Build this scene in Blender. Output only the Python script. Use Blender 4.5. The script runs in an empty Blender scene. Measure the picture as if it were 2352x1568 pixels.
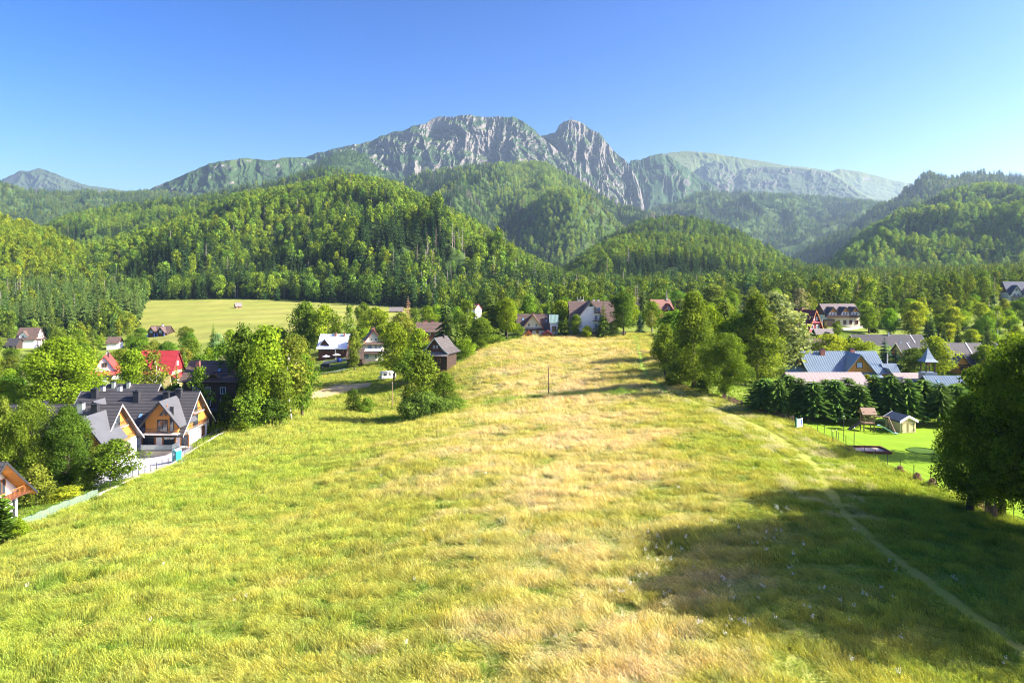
import bpy, math, random
import numpy as np
from math import radians, sin, cos, pi, sqrt, atan2, log, exp
random.seed(11)
rng = np.random.default_rng(11)
scene = bpy.context.scene
COL = scene.collection
F, CU, CV, CZ = 1568.8, 1176.0, 643.0, 26.0        # focal length and principal point (in photo units), camera height

# ------------------------------------------------------------------ noise
def _h(ix, iy, seed):
    n = (ix.astype(np.int64) * 374761393 + iy.astype(np.int64) * 668265263 + seed * 974711) & 0x7fffffff
    n = ((n ^ (n >> 13)) * 1274126177) & 0x7fffffff
    n = (n ^ (n >> 16)) & 0x7fffffff
    return n / 0x7fffffff
def noise(x, y, seed=0):
    x = np.asarray(x, float); y = np.asarray(y, float)
    x0 = np.floor(x); y0 = np.floor(y); fx = x - x0; fy = y - y0
    def g(ix, iy, dx, dy):
        a = _h(ix, iy, seed) * 2 * pi
        return np.cos(a) * dx + np.sin(a) * dy
    u = fx * fx * fx * (fx * (fx * 6 - 15) + 10); v = fy * fy * fy * (fy * (fy * 6 - 15) + 10)
    a = g(x0, y0, fx, fy); b = g(x0 + 1, y0, fx - 1, fy); c = g(x0, y0 + 1, fx, fy - 1); d = g(x0 + 1, y0 + 1, fx - 1, fy - 1)
    return 1.5 * ((a * (1 - u) + b * u) * (1 - v) + (c * (1 - u) + d * u) * v)
def fbm(x, y, o=4, seed=0, gain=.5):
    s = 0; a = 1; t = 0
    for i in range(o):
        s = s + a * noise(x * 2 ** i, y * 2 ** i, seed + i * 17); t += a; a *= gain
    return s / t
def ridged(x, y, o=4, seed=0, gain=.5):
    s = 0; a = 1; t = 0
    for i in range(o):
        s = s + a * (1 - np.abs(noise(x * 2 ** i, y * 2 ** i, seed + i * 17)) * 1.6); t += a; a *= gain
    return s / t
def sstep(a, b, x):
    t = np.clip((np.asarray(x, float) - a) / (b - a), 0, 1)
    return t * t * (3 - 2 * t)

# ------------------------------------------------------------------ objects and meshes
def tag(o, label=None, cat=None, group=None, kind=None):
    if label: o['label'] = label
    if cat: o['category'] = cat
    if group: o['group'] = group
    if kind: o['kind'] = kind
    return o
def empty(name, loc, rz=0.0, label=None, cat=None, group=None):
    o = bpy.data.objects.new(name, None); COL.objects.link(o)
    o.empty_display_size = .5
    o.location = loc; o.rotation_euler = (0, 0, rz)
    return tag(o, label, cat, group)
def link(name, me, mat=None, parent=None, loc=None):
    if mat is not None and len(me.materials) == 0: me.materials.append(mat)
    o = bpy.data.objects.new(name, me); COL.objects.link(o)
    if parent is not None: o.parent = parent
    if loc is not None: o.location = loc
    return o
def np_mesh(name, V, Q, mat=None, smooth=False, attrs=None, per=4):
    V = np.asarray(V, np.float32).reshape(-1, 3); Q = np.asarray(Q, np.int32).reshape(-1, per)
    me = bpy.data.meshes.new(name)
    me.vertices.add(len(V)); me.vertices.foreach_set('co', V.ravel())
    me.loops.add(Q.size); me.loops.foreach_set('vertex_index', Q.ravel())
    me.polygons.add(len(Q)); me.polygons.foreach_set('loop_start', np.arange(0, Q.size, per, dtype=np.int32))
    if smooth: me.polygons.foreach_set('use_smooth', np.ones(len(Q), bool))
    me.update(calc_edges=True)
    for k, (dom, typ, val) in (attrs or {}).items():
        a = me.attributes.new(k, typ, dom)
        a.data.foreach_set('color' if 'COLOR' in typ else 'value', np.asarray(val, np.float32).ravel())
    if mat is not None: me.materials.append(mat)
    return me
def grid_quads(nr, nc, wrap=False):
    i = np.arange(nr - 1)[:, None]; j = np.arange(nc if wrap else nc - 1)[None, :]; j2 = (j + 1) % nc
    a = i * nc + j; b = i * nc + j2; c = (i + 1) * nc + j2; d = (i + 1) * nc + j
    return np.stack([a, b, c, d], -1).reshape(-1, 4)

class MB:
    """collects boxes, prisms, tubes and links them as one mesh object"""
    def __init__(s): s.v = []; s.f = []
    def add(s, v, f):
        n = len(s.v); s.v += [tuple(p) for p in v]; s.f += [[i + n for i in q] for q in f]; return s
    def box(s, c, d, rz=0, bev=0):
        x, y, z = d[0] / 2, d[1] / 2, d[2] / 2
        P = [(-x, -y, -z), (x, -y, -z), (x, y, -z), (-x, y, -z), (-x, -y, z), (x, -y, z), (x, y, z), (-x, y, z)]
        k, q = cos(rz), sin(rz)
        P = [(c[0] + a * k - b * q, c[1] + a * q + b * k, c[2] + e) for a, b, e in P]
        return s.add(P, [(0, 3, 2, 1), (4, 5, 6, 7), (0, 1, 5, 4), (1, 2, 6, 5), (2, 3, 7, 6), (3, 0, 4, 7)])
    def box2(s, a, b):
        return s.box([(p + q) / 2 for p, q in zip(a, b)], [abs(q - p) for p, q in zip(a, b)])
    def prism(s, prof, axis, a, b):
        """profile (list of 2-D points) extruded from a to b along axis 0 (prof = y,z), 1 (prof = x,z) or 2 (prof = x,y)"""
        n = len(prof)
        def P(p, t): return (t, p[0], p[1]) if axis == 0 else (p[0], t, p[1]) if axis == 1 else (p[0], p[1], t)
        v = [P(p, a) for p in prof] + [P(p, b) for p in prof]
        f = [list(range(n))[::-1], list(range(n, 2 * n))] + [[i, (i + 1) % n, n + (i + 1) % n, n + i] for i in range(n)]
        return s.add(v, f)
    def tube(s, pts, rad, n=6, cap=True):
        pts = [np.array(p, float) for p in pts]; R = rad if hasattr(rad, '__len__') else [rad] * len(pts)
        v = []
        for i, p in enumerate(pts):
            d = pts[min(i + 1, len(pts) - 1)] - pts[max(i - 1, 0)]; d = d / (np.linalg.norm(d) + 1e-9)
            a = np.cross(d, (0, 0, 1) if abs(d[2]) < .9 else (1, 0, 0)); a /= np.linalg.norm(a) + 1e-9; b = np.cross(d, a)
            v += [p + R[i] * (cos(2 * pi * k / n) * a + sin(2 * pi * k / n) * b) for k in range(n)]
        f = [[i * n + k, i * n + (k + 1) % n, (i + 1) * n + (k + 1) % n, (i + 1) * n + k] for i in range(len(pts) - 1) for k in range(n)]
        if cap: f += [list(range(n))[::-1], [(len(pts) - 1) * n + k for k in range(n)]]
        return s.add(v, f)
    def build(s, name, mat, parent=None, smooth=False, loc=None):
        me = bpy.data.meshes.new(name); me.from_pydata([tuple(map(float, p)) for p in s.v], [], s.f); me.update()
        if smooth:
            for p in me.polygons: p.use_smooth = True
        return link(name, me, mat, parent, loc)

# ------------------------------------------------------------------ materials
class NT:
    def __init__(s, name):
        s.m = bpy.data.materials.new(name); s.m.use_nodes = True; s.t = s.m.node_tree; s.t.nodes.clear()
        s.out = s.n('ShaderNodeOutputMaterial')
    def n(s, typ, **kw):
        x = s.t.nodes.new(typ)
        for k, v in kw.items():
            if k.startswith('_'): setattr(x, k[1:], v)
            elif hasattr(v, 'is_output') or isinstance(v, bpy.types.NodeSocket): s.t.links.new(v, x.inputs[k.replace('__', ' ')])
            else: x.inputs[k.replace('__', ' ')].default_value = v
        return x
    def l(s, a, b): s.t.links.new(a, b)
    def mix(s, fac, a, b, mode='MIX'):
        x = s.t.nodes.new('ShaderNodeMix'); x.data_type = 'RGBA'; x.blend_type = mode
        for i, v in ((0, fac), (6, a), (7, b)):
            if isinstance(v, bpy.types.NodeSocket): s.t.links.new(v, x.inputs[i])
            else: x.inputs[i].default_value = (*v, 1) if hasattr(v, '__len__') and len(v) == 3 else v
        return x.outputs[2]
    def math(s, op, a, b=0.0, clamp=False):
        x = s.t.nodes.new('ShaderNodeMath'); x.operation = op; x.use_clamp = clamp
        for i, v in ((0, a), (1, b)):
            if isinstance(v, bpy.types.NodeSocket): s.t.links.new(v, x.inputs[i])
            else: x.inputs[i].default_value = v
        return x.outputs[0]
    def ramp(s, fac, stops):
        x = s.t.nodes.new('ShaderNodeValToRGB'); e = x.color_ramp.elements
        while len(e) < len(stops): e.new(.5)
        for i, (p, c) in enumerate(stops):
            e[i].position = p; e[i].color = (*c, 1) if len(c) == 3 else c
        s.l(fac, x.inputs[0]); return x.outputs[0]
    def noise(s, vec, scale, detail=4, rough=.55):
        x = s.n('ShaderNodeTexNoise'); x.inputs['Scale'].default_value = scale; x.inputs['Detail'].default_value = detail; x.inputs['Roughness'].default_value = rough
        if vec is not None: s.l(vec, x.inputs['Vector'])
        return x.outputs[0]
    def pos(s): return s.n('ShaderNodeNewGeometry').outputs['Position']
    def obj(s): return s.n('ShaderNodeTexCoord').outputs['Object']
    def sep(s, v):
        x = s.n('ShaderNodeSeparateXYZ'); s.l(v, x.inputs[0]); return x.outputs
    def map(s, v, scale=(1, 1, 1), loc=(0, 0, 0), rot=(0, 0, 0)):
        x = s.n('ShaderNodeMapping'); s.l(v, x.inputs[0]); x.inputs['Scale'].default_value = scale; x.inputs['Location'].default_value = loc; x.inputs['Rotation'].default_value = rot
        return x.outputs[0]
    def bump(s, h, strength=.4, dist=.05):
        x = s.n('ShaderNodeBump'); x.inputs['Strength'].default_value = strength; x.inputs['Distance'].default_value = dist; s.l(h, x.inputs['Height']); return x.outputs[0]
    def bsdf(s, color, rough=.8, metal=0, normal=None, spec=.3):
        b = s.n('ShaderNodeBsdfPrincipled')
        if isinstance(color, bpy.types.NodeSocket): s.l(color, b.inputs['Base Color'])
        else: b.inputs['Base Color'].default_value = (*color, 1)
        if isinstance(rough, bpy.types.NodeSocket): s.l(rough, b.inputs['Roughness'])
        else: b.inputs['Roughness'].default_value = rough
        b.inputs['Metallic'].default_value = metal; b.inputs['Specular IOR Level'].default_value = spec
        if normal is not None: s.l(normal, b.inputs['Normal'])
        s.l(b.outputs[0], s.out.inputs[0]); return b
def m_plain(name, col, rough=.75, var=.18, scale=1.5, metal=0, spec=.3, bump=.15):
    t = NT(name); p = t.obj(); n = t.noise(p, scale, 5)
    c = t.mix(t.math('MULTIPLY', n, 1.0), tuple(x * (1 - var) for x in col), tuple(min(1, x * (1 + var)) for x in col))
    t.bsdf(c, rough, metal, t.bump(t.noise(p, scale * 9, 3), bump, .03), spec); return t.m
def m_roof(name, col, pitch=.36, rough=.6, var=.25, axis=2, lines=.45, spec=.3):
    """rows of tiles (axis 2: courses down the slope) with weathering"""
    t = NT(name); p = t.obj(); z = t.sep(p)[axis]
    saw = t.math('FRACT', t.math('DIVIDE', z, pitch))
    edge = t.math('LESS_THAN', saw, .30)
    n = t.noise(p, .7, 5); n2 = t.noise(t.map(p, (3, 3, .6)), 2.2, 3)
    c = t.mix(n, tuple(x * (1 - var) for x in col), tuple(x * (1 + var) for x in col))
    c = t.mix(t.math('MULTIPLY', n2, .35), c, tuple(x * .6 for x in col))
    c = t.mix(t.math('MULTIPLY', edge, lines), c, tuple(x * .3 for x in col))
    t.bsdf(c, rough, 0, t.bump(saw, .55, .06), spec); return t.m
def m_wood(name, col, pitch=.2, axis=2, rough=.65, dark=.45):
    """planks with dark joints and grain"""
    t = NT(name); p = t.obj(); z = t.sep(p)[axis]
    k = t.math('DIVIDE', z, pitch); saw = t.math('FRACT', k); edge = t.math('LESS_THAN', saw, .14)
    w = t.n('ShaderNodeTexWhiteNoise', _noise_dimensions='1D'); t.l(t.math('FLOOR', k), w.inputs['W'])
    g = t.noise(t.map(p, (1.5, 1.5, 14) if axis == 2 else (14, 14, 1.5)), 3, 4)
    c = t.mix(g, tuple(x * .72 for x in col), tuple(x * 1.25 for x in col))
    c = t.mix(t.math('MULTIPLY', w.outputs[0], .3), c, tuple(x * .6 for x in col))
    c = t.mix(t.math('MULTIPLY', edge, dark), c, tuple(x * .25 for x in col))
    t.bsdf(c, rough, 0, t.bump(saw, .3, .02)); return t.m
def m_glass(name, col=(.03, .045, .06), rough=.06):
    t = NT(name); t.bsdf(t.mix(t.noise(t.obj(), .9, 2), tuple(x * .6 for x in col), tuple(x * 1.6 for x in col)), rough, 0, None, .8); return t.m
# ------------------------------------------------------------------ terrain: heights below the camera at (image column, distance)
CTRL = [  # u, distance, drop
 (1200,28,24),(1200,45,24),(1200,60,24),(1200,80,24.3),(1200,110,25.3),(1200,160,27),(1250,200,25.5),(1350,257,20.9),(1350,300,20.9),(1350,420,24),(1350,600,20),(1350,900,8),
 (1900,80,23.3),(2250,68,24),(2250,40,24.6),(2050,110,25),(1900,120,25),(2250,110,25.2),(1700,130,23.8),(1590,150,23.7),(1480,200,22.4),(1900,180,27),(2100,180,27.2),
 (1920,280,19.3),(1850,235,20.0),(1889,224,21.6),(1874,212,22.8),(2100,215,25.5),(2200,300,17),(2325,400,12),(2400,600,4),(2400,900,-8),(1900,500,15),(1900,900,3),(2700,60,24.5),(2700,200,24),(2700,420,10),
 (520,150,33.4),(300,105,30.9),(0,82,30.95),(-150,66,29.7),(700,160,33.3),(901,186,34.6),(890,224,32.2),(750,215,33.9),(855,255,30.6),(830,180,34.6),(985,158,31.7),
 (1050,210,26),(1150,255,21.6),(400,80,28.4),(800,95,27.6),(600,53,25.7),(200,55,26.7),(0,46,26.9),(-200,50,27.3),(1000,130,27.4),
 (350,140,36.2),(200,150,37),(90,100,32.6),(60,85,30.6),(480,165,35.6),(245,228,37),(370,215,36.5),(70,400,40),(0,300,39),(-100,180,37.5),(370,400,36),(640,300,36),
 (400,430,32.5),(400,640,19.2),(640,620,18.6),(800,430,26.8),(800,580,21.2),(1000,540,23.7),(200,650,19.4),(0,650,20),(-200,600,22),(100,900,2),(-300,900,0),
 (500,900,4),(900,900,5),(780,300,32),(1000,300,27),(1100,400,27),(1600,300,20),(1600,420,21),(1700,250,21)]
_c = np.array(CTRL, float)
def _st(u, Y): return np.stack([(np.asarray(u, float) - CU) / F * 2.2, np.log(np.asarray(Y, float))], -1)
_P = _st(_c[:, 0], _c[:, 1])
def _k(r2): return np.where(r2 < 1e-12, 0, .5 * r2 * np.log(r2 + 1e-12))
def _tps():
    n = len(_P); K = _k(((_P[:, None] - _P[None]) ** 2).sum(-1)) + np.eye(n) * .004
    A = np.zeros((n + 3, n + 3)); A[:n, :n] = K; A[:n, n] = 1; A[:n, n + 1:] = _P; A[n:, :n] = A[:n, n:].T
    return np.linalg.solve(A, np.concatenate([_c[:, 2], np.zeros(3)]))
_W = _tps()
def drop(u, Y):
    u = np.clip(np.asarray(u, float), -700, 3000); Y = np.clip(np.asarray(Y, float), 26, 1000)
    u, Y = np.broadcast_arrays(u, Y); S = _st(u, Y).reshape(-1, 2)
    out = np.empty(len(S))
    for i in range(0, len(S), 20000):
        q = S[i:i + 20000]; out[i:i + 20000] = _k(((q[:, None] - _P[None]) ** 2).sum(-1)) @ _W[:-3] + _W[-3] + q @ _W[-2:]
    return out.reshape(u.shape)
def ground_xy(x, y):
    """terrain height at world x, y"""
    x = np.asarray(x, float); y = np.asarray(y, float); Y = np.maximum(y, 26)
    d = drop(CU + F * np.clip(x / Y, -1.2, 1.17), Y)
    r = np.hypot(x, y)
    far = sstep(900, 1600, r)
    d = d * (1 - far) + far * (-4)
    und = .35 * noise(x / 19, y / 19, 5) + .14 * noise(x / 6.3, y / 6.3, 6)
    return CZ - d + und * (1 - sstep(300, 600, r)) + 3 * noise(x / 120, y / 120, 8) * sstep(400, 900, r)
def gz(u, Y): return float(ground_xy((u - CU) / F * Y, Y))
def X(u, Y): return (u - CU) / F * Y
def Zp(v, Y): return CZ - (v - CV) / F * Y
def hit(u, v, y0=28, y1=900):
    """where the line of sight through image point (u, v) meets the ground: world x, y, z"""
    Y = np.exp(np.linspace(log(y0), log(y1), 900)); g = ground_xy((u - CU) / F * Y, Y) - Zp(v, Y)
    i = np.nonzero(g >= 0)[0]; i = int(i[0]) if len(i) else len(Y) - 1
    y = Y[i] if i == 0 else Y[i - 1] + (Y[i] - Y[i - 1]) * (-g[i - 1]) / (g[i] - g[i - 1] + 1e-9)
    y = float(y); return np.array([X(u, y), y, gz(u, y)])
def line_hits(pts): return np.array([hit(u, v) for u, v in pts])
def inpoly(x, y, poly):
    r = np.zeros(np.shape(x), bool); n = len(poly)
    for i in range(n):
        x1, y1 = poly[i][:2]; x2, y2 = poly[(i + 1) % n][:2]
        c = ((y1 > y) != (y2 > y)) & (x < (x2 - x1) * (y - y1) / ((y2 - y1) + 1e-12) + x1); r ^= c
    return r
def dist_line(x, y, L):
    d = np.full(np.shape(x), 1e9)
    for a, b in zip(L[:-1], L[1:]):
        ab = b[:2] - a[:2]; t = np.clip(((x - a[0]) * ab[0] + (y - a[1]) * ab[1]) / (ab @ ab + 1e-9), 0, 1)
        d = np.minimum(d, np.hypot(x - a[0] - t * ab[0], y - a[1] - t * ab[1]))
    return d

# lines on the ground, read off the photograph and laid on the terrain
FENCE_L = line_hits([(-120, 1330), (0, 1236), (70, 1205), (150, 1170), (225, 1140), (300, 1105), (370, 1078), (440, 1038), (490, 1008), (522, 992)])
PATH = line_hits([(2420, 1540), (2330, 1478), (2200, 1385), (2090, 1308), (2010, 1250), (1955, 1195), (1915, 1145), (1895, 1105), (1880, 1080), (1850, 1052), (1800, 1015), (1750, 985), (1690, 955), (1600, 925), (1535, 905)])
TRACK = line_hits([(1535, 905), (1505, 880), (1485, 860), (1474, 840), (1470, 815), (1466, 795), (1466, 780), (1455, 770)])
FENCE_R = line_hits([(1610, 903), (1660, 918), (1728, 943), (1790, 960), (1835, 975), (1880, 992), (1960, 1035), (2020, 1062), (2110, 1100), (2160, 1120), (2205, 1140), (2300, 1180), (2420, 1225)])
DITCH = line_hits([(870, 962), (960, 962), (1060, 940), (1130, 925), (1200, 915), (1262, 908), (1360, 905), (1460, 905)])
FIELD = [tuple(p[:2]) for p in FENCE_L] + [(X(560, 158), 158), (X(640, 166), 166), (X(680, 185), 185), (X(698, 212), 212), (X(715, 238), 238), (X(860, 250), 250), (X(950, 236), 236), (X(1000, 222), 222)] + [tuple(hit(u, v)[:2]) for u, v in [(1060, 832), (1120, 795), (1200, 780)]] + [(X(1200, 262), 262), (X(1500, 262), 262)] + \
        [tuple(p[:2]) for p in line_hits([(1500, 800), (1515, 830), (1540, 860), (1580, 893)])] + [tuple(p[:2]) for p in FENCE_R] + [(95, 66), (95, 20), (-95, 20), (-80, 52)]
LAWN = [tuple(p[:2] + np.array(o)) for p, o in zip(FENCE_R[3:], [(0.4, 0)] * 20)] + [(75, 75), (75, 150), (X(1740, 135), 137)]
PLOT = [tuple(hit(u, v)[:2]) for u, v in [(705, 905), (770, 885), (855, 878), (850, 888), (800, 900), (760, 912), (715, 917)]]
# the mown meadow below the forest
MEADOW = [(X(u, Y), Y) for u, Y in [(300, 390), (325, 560), (335, 655), (420, 650), (560, 640), (700, 615), (800, 590), (900, 570), (1010, 545), (1010, 470), (900, 440), (700, 400), (500, 380)]]

# colours of the turf (real-world base colours)
STRAW, PINK, OLIVE, LUSH, GREEN = (np.array(c) for c in ((.54, .47, .225), (.56, .45, .28), (.38, .38, .095), (.29, .37, .06), (.14, .25, .03)))
def turf(x, y):
    """colour of the standing grass at world x, y: straw, reddish seed heads, olive and lush green in drifting bands"""
    x = np.asarray(x, float); y = np.asarray(y, float)
    w = 3 * noise(x / 14, y / 14, 21)
    a = fbm((x + .3 * y + w) / 26, (y - .35 * x + w) / 10, 4, 31, .6); b = fbm((x + w) / 6.5, (y - .3 * x) / 2.8, 3, 41); c = fbm(x / 28, y / 24, 3, 51)
    dry = np.exp(-((x - 4 - .05 * y) / (12 + .1 * y)) ** 2) * .74 + .18 * sstep(60, 95, y) * np.exp(-((x - 3) / 24) ** 2)
    dry = dry - .4 * sstep(18, 34, x) * sstep(150, 90, y) - .22 * sstep(-18, -40, x) - .16 * sstep(60, 42, y)
    s = np.clip(.24 + dry * .75 + .62 * a + .42 * b, 0, 1)[..., None]
    t = np.clip(.5 + 1.4 * c + .5 * b, 0, 1)[..., None]
    dryc = STRAW * (1 - t) + PINK * t
    grn = LUSH * (1 - .55 * t) + OLIVE * (.55 * t)
    col = np.where(s > .5, OLIVE + (dryc - OLIVE) * (s - .5) * 2, grn + (OLIVE - grn) * s * 2)
    d = np.clip(dist_line(x, y, DITCH) / 3.2, 0, 1)[..., None]
    col = (GREEN * 1.5) * (1 - d) + col * d
    lip = np.clip(dist_line(x, y, FENCE_L) / 6, 0, 1)[..., None]
    return col * (.4 + .6 * lip) + LUSH * .95 * (.6 * (1 - lip))

def build_ground():
    na = 420; ang = np.concatenate([np.linspace(-46, 46, 360), np.linspace(50, 310, 60)])   # degrees off +y
    rad = np.concatenate([[0.01], np.geomspace(6, 900, 330), np.geomspace(950, 16000, 40)])
    A, R = np.meshgrid(np.radians(ang), rad); x = R * np.sin(A); y = R * np.cos(A)
    z = ground_xy(x, y)
    col = np.ones((x.size, 4)); xf, yf = x.ravel(), y.ravel()
    t = turf(xf, yf) * .8
    base = np.array((.16, .22, .03)) * (1 + .35 * fbm(xf / 25, yf / 25, 3, 3))[:, None]
    inf = inpoly(xf, yf, FIELD)[:, None]
    c = np.where(inf, t, base)
    m = inpoly(xf, yf, MEADOW)[:, None]
    mc = (np.array((.205, .24, .045)) + np.array((.06, .03, .02)) * np.clip(.5 + 1.2 * fbm(xf / 70, yf / 22, 3, 77), 0, 1)[:, None]) * (1 + .35 * fbm(xf / 40, yf / 8, 4, 78, .7) + .12 * np.sin(yf / 5.5 + 2 * noise(xf / 60, yf / 60, 79)))[:, None]
    c = np.where(m, mc, c)
    col[:, :3] = np.clip(c, .005, .9)
    t_ = NT('turf_ground'); at = t_.n('ShaderNodeAttribute', _attribute_name='turf').outputs['Color']; p = t_.pos()
    n = t_.noise(p, 1.7, 6, .65); n2 = t_.noise(p, .35, 4)
    cc = t_.mix(t_.math('MULTIPLY', n, .75), at, (.09, .12, .015)); cc = t_.mix(t_.math('MULTIPLY', n2, .3), cc, (.4, .33, .1))
    cc = t_.mix(.35, at, cc)
    t_.bsdf(cc, .95, 0, t_.bump(n, .9, .25), .1)
    me = np_mesh('ground', np.stack([xf, yf, z.ravel()], -1), grid_quads(len(rad), na, True), t_.m, True, {'turf': ('POINT', 'FLOAT_COLOR', col)})
    tag(link('ground', me), kind='structure')

def drape(name, poly_or_line, width=None, lift=.05, mat=None, label=None, step=1.0, kind='structure'):
    """a thin sheet laid on the terrain: a strip along a line, or a filled polygon (fine grid cells)"""
    if width is not None:
        L = np.asarray(poly_or_line, float)[:, :2]; seg = np.hypot(*np.diff(L, axis=0).T); s = np.concatenate([[0], np.cumsum(seg)])
        q = np.linspace(0, s[-1], max(2, int(s[-1] / step))); x = np.interp(q, s, L[:, 0]); y = np.interp(q, s, L[:, 1])
        for _ in range(3):
            x[1:-1] = (x[:-2] + x[1:-1] * 2 + x[2:]) / 4; y[1:-1] = (y[:-2] + y[1:-1] * 2 + y[2:]) / 4
        dx, dy = np.gradient(x), np.gradient(y); n = np.hypot(dx, dy) + 1e-9; nx, ny = -dy / n, dx / n
        w = width * (1 + .35 * noise(q / 2.3, q * 0, 9) + .25 * noise(q / .8, q * 0, 10)); k = np.linspace(-.5, .5, 7)
        x2 = x[:, None] + nx[:, None] * w[:, None] * k; y2 = y[:, None] + ny[:, None] * w[:, None] * k
        z = ground_xy(x2, y2) + lift * (1 - (2 * np.abs(k)) ** 6)
        me = np_mesh(name, np.stack([x2, y2, z], -1), grid_quads(len(q), 7), mat, True)
    else:
        P = np.array([p[:2] for p in poly_or_line]); x0, y0 = P.min(0); x1, y1 = P.max(0)
        gx = np.arange(x0, x1 + step, step); gy = np.arange(y0, y1 + step, step); x, y = np.meshgrid(gx, gy)
        q = grid_quads(len(gy), len(gx)); xc = x.ravel()[q].mean(1); yc = y.ravel()[q].mean(1)
        q = q[inpoly(xc, yc, P)]
        V = np.stack([x.ravel(), y.ravel(), (ground_xy(x, y) + lift).ravel()], -1)
        me = np_mesh(name, V, q, mat, True)
    return tag(link(name, me), label, kind=kind)
# ------------------------------------------------------------------ instancing for masses (stuff): points that carry tint, size and turn
def scatter(name, pts, rot, scl, idx, tint, protos, label, tilt=None):
    me = bpy.data.meshes.new(name); n = len(pts); me.vertices.add(n); me.vertices.foreach_set('co', np.asarray(pts, np.float32).ravel())
    def attr(k, typ, v, key='value'):
        a = me.attributes.new(k, typ, 'POINT'); a.data.foreach_set(key, np.ascontiguousarray(v).ravel())
    R = np.zeros((n, 3), np.float32); R[:, 2] = rot
    if tilt is not None: R[:, :2] = tilt
    attr('turn', 'FLOAT_VECTOR', R, 'vector'); attr('size', 'FLOAT_VECTOR', np.asarray(scl, np.float32), 'vector'); attr('pick', 'INT', np.asarray(idx, np.int32))
    c = np.ones((n, 4), np.float32); c[:, :3] = tint; attr('tint', 'FLOAT_COLOR', c, 'color')
    o = bpy.data.objects.new(name, me); COL.objects.link(o)
    g = bpy.data.node_groups.new(name, 'GeometryNodeTree')
    g.interface.new_socket('Geometry', in_out='INPUT', socket_type='NodeSocketGeometry'); g.interface.new_socket('Geometry', in_out='OUTPUT', socket_type='NodeSocketGeometry')
    N, L = g.nodes, g.links
    gi = N.new('NodeGroupInput'); go = N.new('NodeGroupOutput'); j = N.new('GeometryNodeJoinGeometry'); m2p = N.new('GeometryNodeMeshToPoints')
    L.new(gi.outputs[0], m2p.inputs[0])
    def named(k, typ):
        a = N.new('GeometryNodeInputNamedAttribute'); a.data_type = typ; a.inputs['Name'].default_value = k
        return [s for s in a.outputs if s.enabled and s.name == 'Attribute'][0]
    at, asz, ap = named('turn', 'FLOAT_VECTOR'), named('size', 'FLOAT_VECTOR'), named('pick', 'INT')
    for k, p in enumerate(protos):
        oi = N.new('GeometryNodeObjectInfo'); oi.inputs['Object'].default_value = p; oi.inputs['As Instance'].default_value = False
        cmp_ = N.new('FunctionNodeCompare'); cmp_.data_type = 'INT'; cmp_.operation = 'EQUAL'
        ins = [s for s in cmp_.inputs if s.enabled]; L.new(ap, ins[0]); ins[1].default_value = k
        ip = N.new('GeometryNodeInstanceOnPoints')
        L.new(m2p.outputs[0], ip.inputs['Points']); L.new(cmp_.outputs[0], ip.inputs['Selection']); L.new(oi.outputs['Geometry'], ip.inputs['Instance'])
        L.new(at, ip.inputs['Rotation']); L.new(asz, ip.inputs['Scale']); L.new(ip.outputs[0], j.inputs[0])
    L.new(j.outputs[0], go.inputs[0])
    md = o.modifiers.new('scatter', 'NODES'); md.node_group = g
    return tag(o, label, kind='stuff')
def proto(name, me):
    return bpy.data.objects.new(name, me)           # never linked: only read by the scatter nodes

def m_leaf(name, source, transl=.4, sat=1.0):
    """foliage: tint from the thing (OBJECT colour) or the point (INSTANCER), tone per leaf clump from the mesh"""
    t = NT(name)
    if source == 'OBJECT': base = t.n('ShaderNodeObjectInfo').outputs['Color']
    else: base = t.n('ShaderNodeAttribute', _attribute_type='INSTANCER', _attribute_name='tint').outputs['Color']
    tone = t.n('ShaderNodeAttribute', _attribute_name='tone').outputs['Fac']
    c = t.mix(1.0, base, t.ramp(tone, [(0, (.4, .48, .45)), (.5, (1, 1, 1)), (1, (1.5, 1.42, 1.2))]), 'MULTIPLY')
    d = t.n('ShaderNodeBsdfDiffuse', Color=c); tr = t.n('ShaderNodeBsdfTranslucent', Color=t.mix(1.0, c, (1.15, 1.1, .55), 'MULTIPLY'))
    ms = t.n('ShaderNodeMixShader', Fac=transl); t.l(d.outputs[0], ms.inputs[1]); t.l(tr.outputs[0], ms.inputs[2])
    t.l(ms.outputs[0], t.out.inputs[0]); return t.m
LEAF_I = m_leaf('forest_leaf', 'INSTANCER', .26); LEAF_O = m_leaf('tree_leaf', 'OBJECT', .42)
NEEDLE_I = m_leaf('forest_needle', 'INSTANCER', .12); NEEDLE_O = m_leaf('tree_needle', 'OBJECT', .2)

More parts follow.
